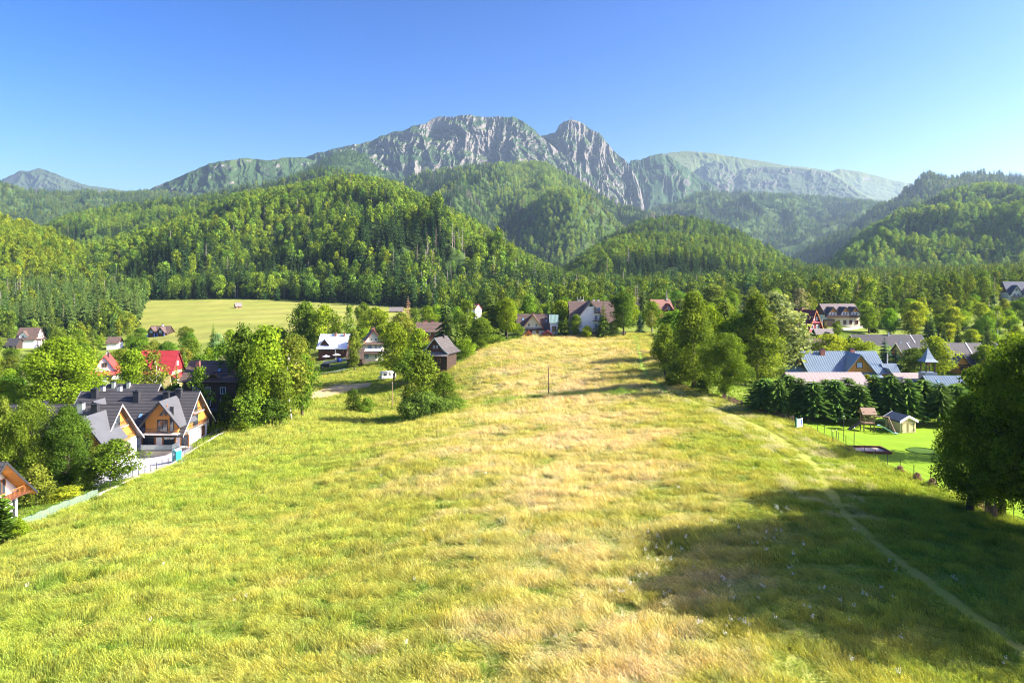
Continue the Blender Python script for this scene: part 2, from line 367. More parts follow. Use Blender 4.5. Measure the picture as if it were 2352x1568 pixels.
def quads_at(c, nrm, size, r, aspect=1.0):
    """leaf-sized faces at points c facing nrm"""
    n = len(c); ref = r.normal(size=(n, 3)); a = np.cross(nrm, ref); a /= np.linalg.norm(a, axis=1)[:, None] + 1e-9; b = np.cross(nrm, a)
    s = np.asarray(size).reshape(-1, 1) * np.ones((n, 1)); a = a * s; b = b * s * aspect
    k = r.uniform(.6, 1.1, (n, 4, 1))
    V = np.stack([c - a * k[:, 0], c - b * k[:, 1], c + a * k[:, 2], c + b * k[:, 3]], 1).reshape(-1, 3)
    return V, np.arange(n * 4).reshape(-1, 4)
def unit(v): return v / (np.linalg.norm(v, axis=-1, keepdims=True) + 1e-9)
def crown_shape(kind, h):
    """relative crown radius at relative crown height h (0 = lowest leaf, 1 = top)"""
    h = np.clip(h, 0, 1)
    if kind == 'round': return np.sqrt(np.clip(1 - (2 * h - 1) ** 2, 0, 1)) * .98 + .02
    if kind == 'oval': return np.clip(np.sin(pi * h ** .8), 0, 1) ** .7
    if kind == 'tall': return np.clip(np.sin(pi * np.clip(h * .9 + .08, 0, 1)), 0, 1) ** .6
    if kind == 'cone': return np.clip(1 - h, 0, 1) ** .62 * np.clip(h * 9 + .35, 0, 1)
    if kind == 'bush': return np.sqrt(np.clip(1 - h ** 2.2, 0, 1))
    return np.clip(1 - h, 0, 1)
def leafy_mesh(name, seed, R, base, shape, nclump, per, leaf, cl=1.35, mat=None, H=10.0, wob=.22):
    """crown of a broad-leaved tree of height 10: leaf clumps spread through an uneven volume"""
    r = np.random.default_rng(seed); h = r.uniform(0, 1, nclump) ** .85; az = r.uniform(0, 2 * pi, nclump)
    lob = 1 + wob * np.sin(az * 2 + seed) + wob * .8 * np.sin(az * 3 + h * 5 + seed * 2) + wob * .5 * np.sin(h * 11 + seed)
    rr = R * crown_shape(shape, h) * lob * np.sqrt(r.uniform(.25, 1, nclump)); rr = np.maximum(rr - cl * .35, 0)
    z0 = H * base; C = np.stack([rr * np.cos(az), rr * np.sin(az), z0 + cl * .5 + h * (H - z0 - cl)], -1)
    cr = cl * r.uniform(.6, 1.2, nclump); tone = r.uniform(.0, .9, nclump)
    ci = np.repeat(np.arange(nclump), per); d = unit(r.normal(size=(len(ci), 3)) + np.array((0, 0, .25)))
    rad = cr[ci] * r.uniform(.45, 1.05, len(ci)) ** .6
    p = C[ci] + d * rad[:, None] * np.array((1.15, 1.15, .8))
    nrm = unit(d * .8 + r.normal(size=d.shape) * .55 + np.array((0, 0, .35)))
    V, Q = quads_at(p, nrm, leaf * r.uniform(.6, 1.25, len(ci)), r, .75)
    t = np.clip(tone[ci] + r.normal(0, .14, len(ci)), 0, 1)
    return np_mesh(name, V, Q, mat, False, {'tone': ('FACE', 'FLOAT', t)}), C
def trunk_mesh(name, seed, C, rad, mat, H=10.0, top=.8, nlimb=10, n=7, lean=.3):
    r = np.random.default_rng(seed + 99); b = MB(); zs = np.linspace(0, H * top, 7)
    off = np.cumsum(r.normal(0, lean * .25, (7, 2)), 0); off[0] = 0
    path = [(off[i, 0], off[i, 1], z) for i, z in enumerate(zs)]
    b.tube(path, [rad * (1.35 if i == 0 else 1 - .13 * i) for i in range(7)], n)
    if C is not None and nlimb:
        for c in C[r.choice(len(C), min(nlimb, len(C)), False)]:
            k = np.clip(c[2] / (H * top) * .75, .12, .95) * 6; i = int(k); p = np.array(path[i]) + (np.array(path[min(i + 1, 6)]) - np.array(path[i])) * (k - i)
            m = (p + c) / 2 + np.array((0, 0, -.25)); b.tube([p, m, c], [rad * .42, rad * .28, rad * .1], 5)
    me = bpy.data.meshes.new(name); me.from_pydata([tuple(map(float, p)) for p in b.v], [], b.f); me.update()
    for p in me.polygons: p.use_smooth = True
    me.materials.append(mat); return me
def conifer_mesh(name, seed, R, base, nwh, nbr, seg, mat, H=10.0, droop=.5, power=.85, leafw=.3, ragged=.25, twig=2):
    """crown of a conifer of height 10: whorls of drooping boughs set with flat sprays"""
    r = np.random.default_rng(seed); P = []; Nn = []; S = []; T = []
    V = []; Q = []; T = []; k = 0
    for w in range(nwh):
        t = (w + r.uniform(0, .6)) / nwh; z = H * (base + (1 - base) * t); L0 = R * (1 - t) ** power + .12
        for b in range(nbr):
            L = L0 * r.uniform(1 - ragged, 1 + ragged); a = 2 * pi * (b + r.uniform(-.35, .35)) / nbr + w * 2.4; dr = droop * r.uniform(.6, 1.3)
            d = np.array((cos(a), sin(a), 0)); side = np.array((-sin(a), cos(a), 0)); tone = np.clip(r.normal(.5, .2), 0, 1)
            for s in range(seg):
                f0, f1 = s / seg, (s + 1) / seg
                p0 = d * L * f0 + np.array((0, 0, z - dr * L * f0 ** 1.5)); p1 = d * L * f1 * 1.04 + np.array((0, 0, z - dr * L * f1 ** 1.5))
                wd = leafw * L0 * (1.15 - f0 * .75) + .05
                for sg in ((-1, 1) if twig > 1 else (1,)):
                    tip = p1 + side * sg * wd * r.uniform(.7, 1.2) + np.array((0, 0, -wd * r.uniform(.25, .8)))
                    tip2 = p0 + side * sg * wd * r.uniform(.5, 1.0) + np.array((0, 0, -wd * r.uniform(.3, .8)))
                    V += [p0, p1, tip, tip2]; Q.append((k, k + 1, k + 2, k + 3)); k += 4; T.append(np.clip(tone + r.normal(0, .12), 0, 1))
    V += [np.array((-.07, 0, H * .93)), np.array((.07, 0, H * .93)), np.array((.01, 0, H * 1.03)), np.array((-.01, 0, H * 1.03))]; Q.append((k, k + 1, k + 2, k + 3)); T.append(.6)
    return np_mesh(name, V, Q, mat, False, {'tone': ('FACE', 'FLOAT', T)})

BARK = m_plain('bark', (.10, .075, .055), .95, .4, 3, bump=.6); BIRCHBARK = m_plain('birch_bark', (.55, .53, .48), .8, .35, 5, bump=.3)
DEADWOOD = m_plain('dead_wood', (.32, .27, .24), .9, .3, 3)
def join_meshes(name, parts):
    import bmesh
    bm = bmesh.new(); mats = []
    for me in parts:
        off = len(mats); mats += list(me.materials); n = len(bm.faces); bm.from_mesh(me); bm.faces.ensure_lookup_table()
        for f in bm.faces[n:]: f.material_index = off
    out = bpy.data.meshes.new(name); bm.to_mesh(out); bm.free()
    for m in mats: out.materials.append(m)
    return out
# small trees for the woods on the hills (index 0-2 broad-leaved, 3-5 conifers, 6 bare dead stem)
FP = []
for i in range(3):
    me, C = leafy_mesh('wood_leaf', 300 + i, 3.4 - .4 * i, .12, ('oval', 'round', 'tall')[i], 38, 22, .37, 1.25, LEAF_I); FP.append(proto('wood_leaf_source', me))
for i in range(3):
    FP.append(proto('wood_fir_source', conifer_mesh('wood_fir', 310 + i, (1.5, 1.25, 1.8)[i], .06, 12, 6, 2, NEEDLE_I, leafw=.40, twig=2)))
_dm = conifer_mesh('wood_snag', 320, .9, .3, 9, 4, 1, NEEDLE_I, leafw=.12, droop=.3)
FP.append(proto('wood_snag_source', join_meshes('wood_snag', [_dm, trunk_mesh('snag_stem', 5, None, .17, DEADWOOD, top=1.0, nlimb=0, n=5, lean=.05)])))
# taller stems with the crown high up, for thinned stands
me, C = leafy_mesh('wood_high', 330, 2.2, .45, 'oval', 18, 11, .6, 1.3, LEAF_I)
FP.append(proto('wood_high_source', join_meshes('wood_high', [me, trunk_mesh('high_stem', 6, None, .13, DEADWOOD, top=.8, nlimb=0, n=5, lean=.1)])))

FOREST_FLOOR = NT('forest_floor'); _p = FOREST_FLOOR.pos()
FOREST_FLOOR.bsdf(FOREST_FLOOR.mix(FOREST_FLOOR.noise(_p, .03, 6), (.025, .05, .012), (.07, .12, .025)), .95, 0, None, .1)

def crest_interp(crest, us, jag, seed, sc):
    c = np.array(crest, float); v = np.interp(us, c[:, 0], c[:, 1]); Y = np.interp(us, c[:, 0], c[:, 2])
    return v + jag * fbm(us / sc, us * 0 + seed, 4, seed), Y
def hill(name, crest, Yf, zf, seed, nc=160, nr=60, amp=40, wl=420, p=.8, treeh=0, mat=None, jag=3, jagsc=60, back=.5, spur=()):
    """a ridge: the slope from its foot to the crest seen in the photograph, and the far side behind it"""
    us = np.linspace(crest[0][0], crest[-1][0], nc); v, Yc = crest_interp(crest, us, jag, seed, jagsc)
    zc = CZ - (v - CV) / F * Yc - treeh * .75
    Yfoot = np.interp(us, [q[0] for q in Yf], [q[1] for q in Yf]) if hasattr(Yf, '__len__') else np.full(nc, float(Yf))
    Yfoot = np.minimum(Yfoot, Yc - 60)
    t = np.concatenate([np.linspace(0, 1, nr), 1 + np.linspace(.04, 1, 14) ** 1.3 * back])
    T = t[:, None]; Y = Yfoot + (Yc - Yfoot) * T; Xw = (us - CU) / F * Y
    f = np.where(T <= 1, np.clip(T, 0, 1) ** p, 1 - (T - 1) * .9 - (T - 1) ** 2)
    Z = zf + (zc - zf) * f
    w = np.clip(4 * T * (1 - T), 0, 1) ** .6 * np.clip((zc - zf) / 120, 0, 1)
    Z = Z + amp * w * ((ridged(Xw / wl + .3, Y / wl / 1.8, 4, seed) - .62) * 2.2 + .5 * fbm(Xw / wl * 3, Y / wl * 2, 3, seed + 5))
    for u0, u1, a_, w_ in spur: Z = Z + a_ * np.exp(-((us[None, :] - (u1 + (u0 - u1) * T)) / (w_ * (1.4 - .6 * T))) ** 2) * np.clip(3.2 * T * (1.02 - T), 0, 1)
    lim = CZ + (zc - CZ) / Yc * Y - 1.5 * (1 - T) * 20
    Z = np.where(T < 1, np.minimum(Z, np.where(T > .3, lim, Z)), Z)
    V = np.stack([Xw, Y, Z], -1)
    me = np_mesh(name, V, grid_quads(len(t), nc), mat or FOREST_FLOOR.m, True)
    o = tag(link(name, me), kind='structure')
    return o, V, nr
def wood(V, nr, spacing, seed, hgt, conif, tint_l, tint_c, label, dead=.01, rows=None, ulim=(-160, 2520), high=0.0, mask=None, jit=.11):
    """trees on a hill's near side; conif(x, y, z, t) = share of conifers"""
    r = np.random.default_rng(seed); nr_, nc = V.shape[:2]; R1 = min(nr + 3, nr_ - 1)
    A, B, C, D = V[:R1, :-1], V[:R1, 1:], V[1:R1 + 1, 1:], V[1:R1 + 1, :-1]
    area = .5 * np.linalg.norm(np.cross(B - A, D - A), axis=-1) + .5 * np.linalg.norm(np.cross(B - C, D - C), axis=-1)
    u = CU + F * A[..., 0] / A[..., 1]; area = area * ((u > ulim[0]) & (u < ulim[1]))
    n = r.poisson(area / spacing ** 2); i, j = np.nonzero(n); k = n[i, j]; i = np.repeat(i, k); j = np.repeat(j, k)
    a, b = r.uniform(0, 1, (2, len(i), 1))
    P = (A[i, j] * (1 - a) + B[i, j] * a) * (1 - b) + (D[i, j] * (1 - a) + C[i, j] * a) * b
    t = (i + b[:, 0]) / (nr - 1)
    if mask is not None:
        keep = mask(P[:, 0], P[:, 1], P[:, 2], t); P, t = P[keep], t[keep]
    n = len(P); cf = conif(P[:, 0], P[:, 1], P[:, 2], t); isc = r.uniform(size=n) < cf; isd = r.uniform(size=n) < dead * (1 + 9 * sstep(.18, .4, fbm(P[:, 0] / 160, P[:, 1] / 160, 3, seed + 3)))
    ish = (~isc) & (r.uniform(size=n) < high)
    idx = np.where(isd, 6, np.where(ish, 7, np.where(isc, 3 + r.integers(0, 3, n), r.integers(0, 3, n))))
    h = hgt * r.uniform(.6, 1.28, n) * np.where(isc, 1.22, np.where(isd, .9, 1)) / 10
    wdt = h * r.uniform(.8, 1.25, n) * np.where(isc, .82, .76)
    var = r.normal(0, jit, (n, 1)); hue = r.normal(0, 1, (n, 1)); big = fbm(P[:, 0] / 90, P[:, 1] / 90, 3, seed + 8)[:, None]
    tl = np.array(tint_l) * (1 + var + .45 * big) * np.concatenate([1 + .09 * hue + .15 * big, np.ones((n, 1)), 1 - .15 * hue], 1)
    tc = np.array(tint_c) * (1 + var + .2 * big) * np.concatenate([1 + .12 * hue, np.ones((n, 1)), np.ones((n, 1))], 1)
    td = np.where(r.uniform(size=(n, 1)) < .45, np.array((.20, .12, .09)), np.array((.22, .20, .19)))
    tint = np.where(isd[:, None], td, np.where(isc[:, None], tc, tl))
    P = P - np.array((0, 0, .04)) * (h * 10)[:, None]
    return scatter('forest', P, r.uniform(0, 2 * pi, n), np.stack([wdt, wdt, h], -1), idx, np.clip(tint, .004, .6), FP, label)

def m_rock(name, rock, grass, pine, gthr=.5, scale=1.0, pthr=.5):
    t = NT(name); p = t.pos(); g = t.n('ShaderNodeNewGeometry'); nz = t.sep(g.outputs['Normal'])[2]
    st = t.noise(t.map(p, (1, 1, .22)), .02 * scale, 8, .65); n2 = t.noise(p, .006 * scale, 6, .6); fine = t.noise(p, .09 * scale, 4, .7)
    rc = t.mix(st, tuple(x * .7 for x in rock), tuple(x * 1.2 for x in rock)); rc = t.mix(t.math('MULTIPLY', fine, .5), rc, tuple(x * .55 for x in rock))
    gc = t.mix(fine, tuple(x * .6 for x in grass), tuple(x * 1.3 for x in grass))
    gc = t.mix(t.ramp(t.math('ADD', n2, t.math('MULTIPLY', fine, .25)), [(pthr, (0, 0, 0)), (pthr + .12, (1, 1, 1))]), gc, pine)
    k = t.math('ADD', nz, t.math('MULTIPLY', t.math('SUBTRACT', n2, .5), 1.7)); k = t.math('ADD', k, t.math('MULTIPLY', t.math('SUBTRACT', fine, .5), .55))
    t.bsdf(t.mix(t.ramp(k, [(gthr - .05, (0, 0, 0)), (gthr + .09, (1, 1, 1))]), rc, gc), .95, 0, t.bump(t.math('ADD', st, t.math('MULTIPLY', fine, .5)), 1.0, 18), .1); return t.m
def crag(name, crest, base, seed, mat, nc=420, nr=150, A=130, freq=22, jag=5, jagsc=30, kind='structure', lean=.55, thick=700, steps=1.0):
    """a rocky massif: crest line, walls furrowed by gullies, and a foot; base = [(u, v, distance)]"""
    us = np.linspace(crest[0][0], crest[-1][0], nc); v, Yc = crest_interp(crest, us, jag, seed, jagsc); zc = CZ - (v - CV) / F * Yc
    b = np.array(base, float); vb = np.interp(us, b[:, 0], b[:, 1]); Yb = np.interp(us, b[:, 0], b[:, 2]); zb = CZ - (vb - CV) / F * Yb
    t = np.concatenate([np.linspace(0, 1, nr), 1 + np.linspace(.05, 1, 16)]); T = t[:, None]
    Y = np.where(T <= 1, Yb + (Yc - Yb) * np.clip(T, 0, 1) ** lean, Yc + (T - 1) * thick)
    Z = np.where(T <= 1, zb + (zc - zb) * np.clip(T, 0, 1), zc - (T - 1) * thick * .75)
    q = us / (crest[-1][0] - crest[0][0]) * freq
    wx = q[None, :] + .8 * fbm(q[None, :] * .55 + T * 0, T * .5 + q[None, :] * 0, 3, seed + 1) + .30 * fbm(q[None, :] * .8, T * 2.6 + q[None, :] * 0, 3, seed + 21)
    wy = T * 1.5 + .35 * fbm(wx * .8, T * 2, 2, seed + 31); r1 = ridged(wx, wy, 3, seed + 2, .5); r2 = ridged(wx * 3.1 + .6 * wy, wy * 3.6, 4, seed + 7, .62)
    gul = r1 - .62 + (.15 + .35 * r1) * (r2 - .55) * 1.1 + .75 * noise(wx * .42, T * .9, seed + 13)
    ledge = noise(wx * .7, T * 9 * steps + .8 * q[None, :], seed + 4)
    w = np.clip(T * 3, 0, 1) * (.35 + .65 * np.clip((1.02 - T) * 6, 0, 1)); w = np.where(T > 1, .35 * np.exp(-(T - 1) * 4), w)
    Y2 = Y - A * w * gul + A * .22 * w * ledge
    Xw = (us - CU) / F * Y + A * .3 * w * fbm(wx * 1.3, T * 5, 3, seed + 9)
    Z2 = Z + 10 * w * fbm(wx * 4, T * 14, 3, seed + 11) * np.clip((1 - T) * 8, 0, 1)
    V = np.stack([Xw, Y2, Z2], -1)
    me = np_mesh(name, V, grid_quads(len(t), nc), mat, False)
    return tag(link(name, me), kind=kind), V, nr
# ------------------------------------------------------------------ mountains, far to near
build_ground()
GRASS_ALP, PINE = (.085, .125, .03), (.03, .062, .024)
M_GIE = m_rock('limestone', (.20, .188, .172), GRASS_ALP, PINE, .45, 1.0, .5)
M_FAR = m_rock('far_rock', (.125, .115, .11), (.06, .088, .034), (.04, .066, .03), .30, .7, .56)
M_RIDGE = m_rock('wooded_ridge', (.13, .125, .12), (.05, .09, .03), (.032, .068, .028), .12, 1.1, .5)
M_DOME = m_rock('alpine_turf', (.2, .185, .175), (.085, .115, .035), (.065, .095, .03), .1, .6, .6)
M_SHOULDER = m_rock('pine_shoulder', (.22, .205, .19), (.06, .10, .03), (.038, .075, .025), .36, 1.2, .5)
crag('mountain', [(-60, 460, 7600), (-10, 420, 7600), (8, 411, 7600), (30, 400, 7600), (48, 392, 7600), (62, 393, 7600), (70, 390, 7600), (86, 385, 7600), (110, 393, 7600), (150, 408, 7600), (200, 426, 7600), (255, 433, 7700), (300, 440, 7800), (400, 452, 7800)],
     [(-60, 480, 6600), (400, 500, 6600)], 3, M_FAR, 260, 90, 90, 6, 2, 12, thick=1500)
crag('mountain', [(1850, 440, 8600), (1900, 396, 8600), (1926, 388, 8600), (1980, 395, 8600), (2050, 413, 8600), (2110, 426, 8600), (2200, 450, 8700)],
     [(1850, 480, 7400), (2200, 500, 7400)], 5, M_DOME, 200, 70, 60, 5, 1, 12, thick=1800)
crag('mountain', [(1440, 400, 6900), (1500, 362, 6900), (1535, 351, 6900), (1575, 347, 6900), (1640, 352, 6900), (1700, 363, 6900), (1752, 371, 6900), (1800, 380, 6900), (1870, 386, 6900), (1915, 396, 6900), (1942, 412, 6900), (1972, 438, 6900), (2015, 462, 6900), (2080, 490, 6900)],
     [(1440, 480, 5500), (2080, 510, 5500)], 8, M_DOME, 420, 130, 60, 9, 1.0, 12, thick=2200)
crag('mountain', [(1560, 430, 6300), (1598, 390, 6300), (1625, 376, 6300), (1642, 369, 6300), (1665, 378, 6300), (1690, 400, 6300), (1705, 388, 6300), (1756, 382, 6300), (1800, 384, 6300), (1844, 387, 6300), (1902, 396, 6300), (1940, 416, 6300), (1974, 442, 6300), (2012, 463, 6300)],
     [(1560, 470, 5500), (2012, 480, 5500)], 9, M_FAR, 360, 110, 75, 10, 3, 10, thick=700)
crag('mountain', [(1400, 480, 4900), (1440, 385, 4900), (1452, 366, 4900), (1470, 368, 4900), (1484, 361, 4900), (1500, 357, 4900), (1522, 352, 4900), (1545, 364, 4900), (1562, 377, 4900), (1600, 402, 4900), (1640, 426, 4850), (1690, 446, 4800), (1760, 470, 4800)],
     [(1400, 560, 3900), (1760, 560, 3900)], 12, M_RIDGE, 300, 130, 75, 8, 5, 10, thick=900)
# the long rock wall and its summit tower
_, V_w, nr_w = crag('mountain', [(560, 372, 4500), (640, 366, 4500), (700, 359, 4480), (745, 347, 4450), (800, 335, 4430), (850, 325, 4400), (880, 311, 4380), (908, 303, 4380), (928, 301, 4370), (946, 291, 4360), (975, 284, 4350), (990, 272, 4350), (1010, 265, 4350), (1040, 269, 4350),
     (1062, 265, 4350), (1110, 268, 4350), (1150, 268, 4350), (1186, 270, 4350), (1210, 285, 4340), (1232, 301, 4330), (1252, 322, 4320), (1290, 352, 4300), (1330, 400, 4300), (1370, 450, 4300)],
     [(560, 430, 3800), (760, 420, 3750), (860, 430, 3700), (1000, 425, 3780), (1150, 415, 3850), (1370, 470, 3900)], 21, M_GIE, 760, 210, 72, 19, 3.0, 16)
crag('mountain', [(1180, 380, 4560), (1235, 315, 4560), (1254, 309, 4550), (1275, 305, 4540), (1283, 288, 4530), (1296, 279, 4520), (1311, 275, 4520), (1326, 278, 4520), (1341, 284, 4510), (1356, 298, 4500), (1376, 306, 4490), (1402, 337, 4470), (1422, 357, 4450), (1441, 372, 4430), (1457, 397, 4400), (1471, 430, 4370), (1480, 475, 4350)],
     [(1180, 470, 4000), (1300, 450, 3950), (1420, 520, 3800), (1480, 560, 3800)], 33, M_GIE, 460, 210, 76, 10, 3.0, 13)
# left shoulder with crags in dwarf pine
crag('mountain', [(240, 470, 3900), (330, 438, 3900), (400, 410, 3900), (430, 398, 3900), (452, 388, 3900), (480, 376, 3900), (505, 371, 3900), (530, 367, 3900), (560, 363, 3950), (590, 365, 4000), (622, 371, 4000), (652, 362, 4050), (700, 362, 4100), (760, 380, 4150), (840, 430, 4200)],
     [(240, 500, 3200), (500, 480, 3150), (840, 460, 3400)], 45, M_SHOULDER, 420, 130, 45, 15, 2, 12)
WL, WC = (.17, .265, .028), (.03, .06, .02)
def cf(base, amp=.5, wl=220, seed=1):
    return lambda x, y, z, t: np.clip(base + amp * 1.6 * fbm(x / wl, y / wl, 3, seed), 0, 1)
o, V, n = hill('hills', [(-200, 405, 3100), (0, 414, 3100), (50, 431, 3100), (120, 439, 3200), (200, 437, 3300), (290, 441, 3300), (380, 436, 3300), (480, 452, 3300), (620, 480, 3200)], 2200, 60, 61, amp=70, wl=500, treeh=22)
wood(V, n, 15, 1, 23, cf(.62, .7, 260, 2), (.14, .21, .04), (.045, .09, .035), 'blue-green forest on the far ridge under the rocky peak', dead=.012)
# dark forested spur running down from the rock wall
o, V, n = hill('hills', [(560, 450, 3500), (640, 415, 3500), (700, 385, 3500), (760, 352, 3500), (800, 340, 3550), (835, 352, 3500), (870, 385, 3450), (905, 410, 3400), (960, 450, 3300), (1040, 480, 3300)], 2700, 150, 63, amp=50, treeh=18)
wood(V, n, 13, 2, 19, cf(.8, .4), (.10, .18, .04), (.042, .095, .035), 'dark forested spur below the grey rock wall', dead=.006)
# blue wooded slopes closing the side valley
o, V, n = hill('hills', [(1420, 520, 4000), (1500, 480, 4000), (1600, 444, 4050), (1660, 436, 4100), (1720, 437, 4100), (1800, 446, 4100), (1880, 449, 4150), (1960, 458, 4200), (2030, 464, 4300), (2100, 480, 4300)], 2600, 20, 65, amp=110, wl=520, treeh=20)
wood(V, n, 16, 3, 24, cf(.7, .6, 300, 4), (.15, .23, .055), (.055, .11, .05), 'hazy blue forest closing the side valley', dead=.05)
o, V, n = hill('hills', [(1780, 640, 2500), (1830, 584, 2550), (1880, 552, 2600), (1960, 511, 2700), (2022, 467, 2850), (2060, 452, 2900), (2078, 432, 2920), (2098, 424, 2930), (2108, 410, 2940), (2118, 399, 2950), (2132, 394, 2950), (2150, 400, 2980), (2182, 406, 3000), (2225, 396, 3050), (2255, 390, 3050), (2300, 394, 3050), (2352, 401, 3000), (2520, 420, 3000)], 1850, 0, 67, amp=60, treeh=22, jag=4, jagsc=25)
wood(V, n, 14, 4, 23, cf(.6, .5, 240, 5), (.16, .24, .05), (.05, .10, .045), 'dark ridge with a rock tooth above the side valley', dead=.05)
# the middle mountain under the wall
o, V, n = hill('hills', [(640, 500, 2500), (760, 470, 2600), (860, 430, 2700), (930, 406, 2800), (960, 396, 2800), (1010, 386, 2800), (1050, 381, 2800), (1100, 376, 2850), (1160, 373, 2850), (1212, 369, 2850), (1252, 374, 2850), (1292, 392, 2800), (1332, 416, 2780), (1372, 441, 2750), (1420, 465, 2700), (1500, 487, 2600), (1560, 498, 2500), (1620, 530, 2400), (1700, 600, 2300)], 1500, 0, 71, 200, 80, 85, 520, p=.85, treeh=20, spur=((1236, 1345, 110, 75), (1000, 1080, 50, 60)))
wood(V, n, 11, 5, 19, lambda x, y, z, t: np.clip(.85 - .95 * np.exp(-((CU + F * x / y - 1290 + 60 * t) / 75) ** 2) + .6 * fbm(x / 200, y / 200, 3, 6), 0, 1), (.24, .345, .06), (.042, .085, .032), 'forested mountain below the grey rock wall', dead=.05)
MID = V
o, V, n = hill('hills', [(380, 470, 2300), (470, 445, 2300), (560, 421, 2300), (640, 410, 2300), (700, 393, 2300), (742, 381, 2300), (772, 386, 2300), (812, 401, 2280), (860, 425, 2250), (940, 460, 2200), (1000, 490, 2200)], 1500, 20, 73, amp=50, treeh=22)
wood(V, n, 12, 6, 22, cf(.75, .4, 200, 7), WL, (.05, .085, .02), 'conifer hill behind the front forest', dead=.01)
o, V, n = hill('hills', [(60, 545, 1750), (130, 502, 1750), (190, 486, 1750), (240, 476, 1750), (300, 461, 1750), (362, 452, 1750), (450, 449, 1750), (540, 440, 1750), (620, 440, 1750), (720, 470, 1700)], 1150, 15, 75, amp=45, treeh=22)
wood(V, n, 8.2, 7, 19, cf(.4, .6, 180, 8), WL, WC, 'mixed forest on the second hill', dead=.012)
# right-hand wooded hill
o, V, n = hill('hills', [(1840, 640, 1500), (1900, 607, 1600), (1920, 582, 1650), (1960, 546, 1700), (2000, 517, 1750), (2050, 487, 1800), (2100, 466, 1850), (2150, 446, 1900), (2200, 431, 1900), (2240, 419, 1900), (2300, 419, 1900), (2352, 426, 1900), (2520, 440, 1900)], 850, -2, 78, 160, 80, 60, 330, p=.8, treeh=24)
wood(V, n, 8.8, 8, 19, cf(.2, .8, 170, 9), (.25, .37, .05), (.05, .10, .038), 'broad-leaved forest on the hill over the right-hand houses', dead=.012)
# right middle hill, two humps
o, V, n = hill('hills', [(1250, 640, 1500), (1330, 590, 1500), (1400, 540, 1500), (1480, 508, 1500), (1558, 498, 1500), (1602, 501, 1500), (1650, 515, 1480), (1702, 536, 1450), (1752, 561, 1400), (1802, 587, 1350), (1850, 607, 1300), (1900, 640, 1300)], 1000, 0, 79, amp=45, treeh=20)
wood(V, n, 7.8, 9, 19, cf(.3, .5, 150, 10), WL, WC, 'bright broad-leaved forest behind the round hill', dead=.01)
o, V, n = hill('hills', [(1240, 650, 1000), (1290, 624, 1020), (1332, 592, 1050), (1362, 567, 1080), (1402, 546, 1100), (1462, 535, 1120), (1560, 535, 1120), (1640, 545, 1100), (1720, 565, 1050), (1790, 590, 1000), (1850, 612, 950), (1920, 640, 900)], 680, 0, 81, amp=28, p=.7, treeh=21)
wood(V, n, 7.0, 10, 17.5, lambda x, y, z, t: np.clip(.22 + .8 * fbm(x / 120, y / 120, 3, 11) + .55 * (t < .3), 0, 1), (.175, .265, .027), WC, 'round wooded hill behind the hotel', dead=.02, high=.12)
# main front hill, left
o, V, n = hill('hills', [(60, 610, 1250), (130, 562, 1280), (240, 546, 1300), (300, 528, 1300), (380, 500, 1320), (450, 472, 1350), (560, 441, 1380), (640, 430, 1400), (700, 419, 1400), (762, 406, 1400), (812, 400, 1400), (852, 405, 1380), (902, 418, 1350), (942, 435, 1330), (982, 455, 1300), (1022, 475, 1260), (1082, 501, 1220), (1142, 540, 1160), (1202, 580, 1100), (1252, 606, 1040), (1302, 627, 980), (1360, 650, 950)],
        [(60, 690), (400, 668), (560, 655), (700, 632), (850, 606), (1000, 575), (1200, 560), (1360, 560)], 5, 83, 220, 90, 60, 280, p=.75, treeh=24)
wood(V, n, 7.0, 11, 19.5, lambda x, y, z, t: np.clip(.26 + .9 * fbm(x / 110, y / 110, 3, 12) + .6 * sstep(.34, .1, t), 0, 1), (.175, .27, .026), (.028, .056, .017), 'wooded hill rising behind the mown meadow', dead=.02, high=.16)
o, V, n = hill('hills', [(-220, 470, 900), (-60, 482, 900), (0, 489, 900), (52, 500, 900), (102, 516, 900), (142, 541, 880), (180, 565, 860), (230, 600, 840), (300, 640, 820)], [(-220, 560), (300, 700)], 0, 85, amp=20, treeh=20)
wood(V, n, 6.6, 12, 17, lambda x, y, z, t: np.clip(.05 + .6 * fbm(x / 90, y / 90, 3, 13) + .8 * sstep(.3, .05, t), 0, 1), (.20, .275, .024), (.045, .085, .02), 'yellow-green wooded slope at the left edge', dead=.01)
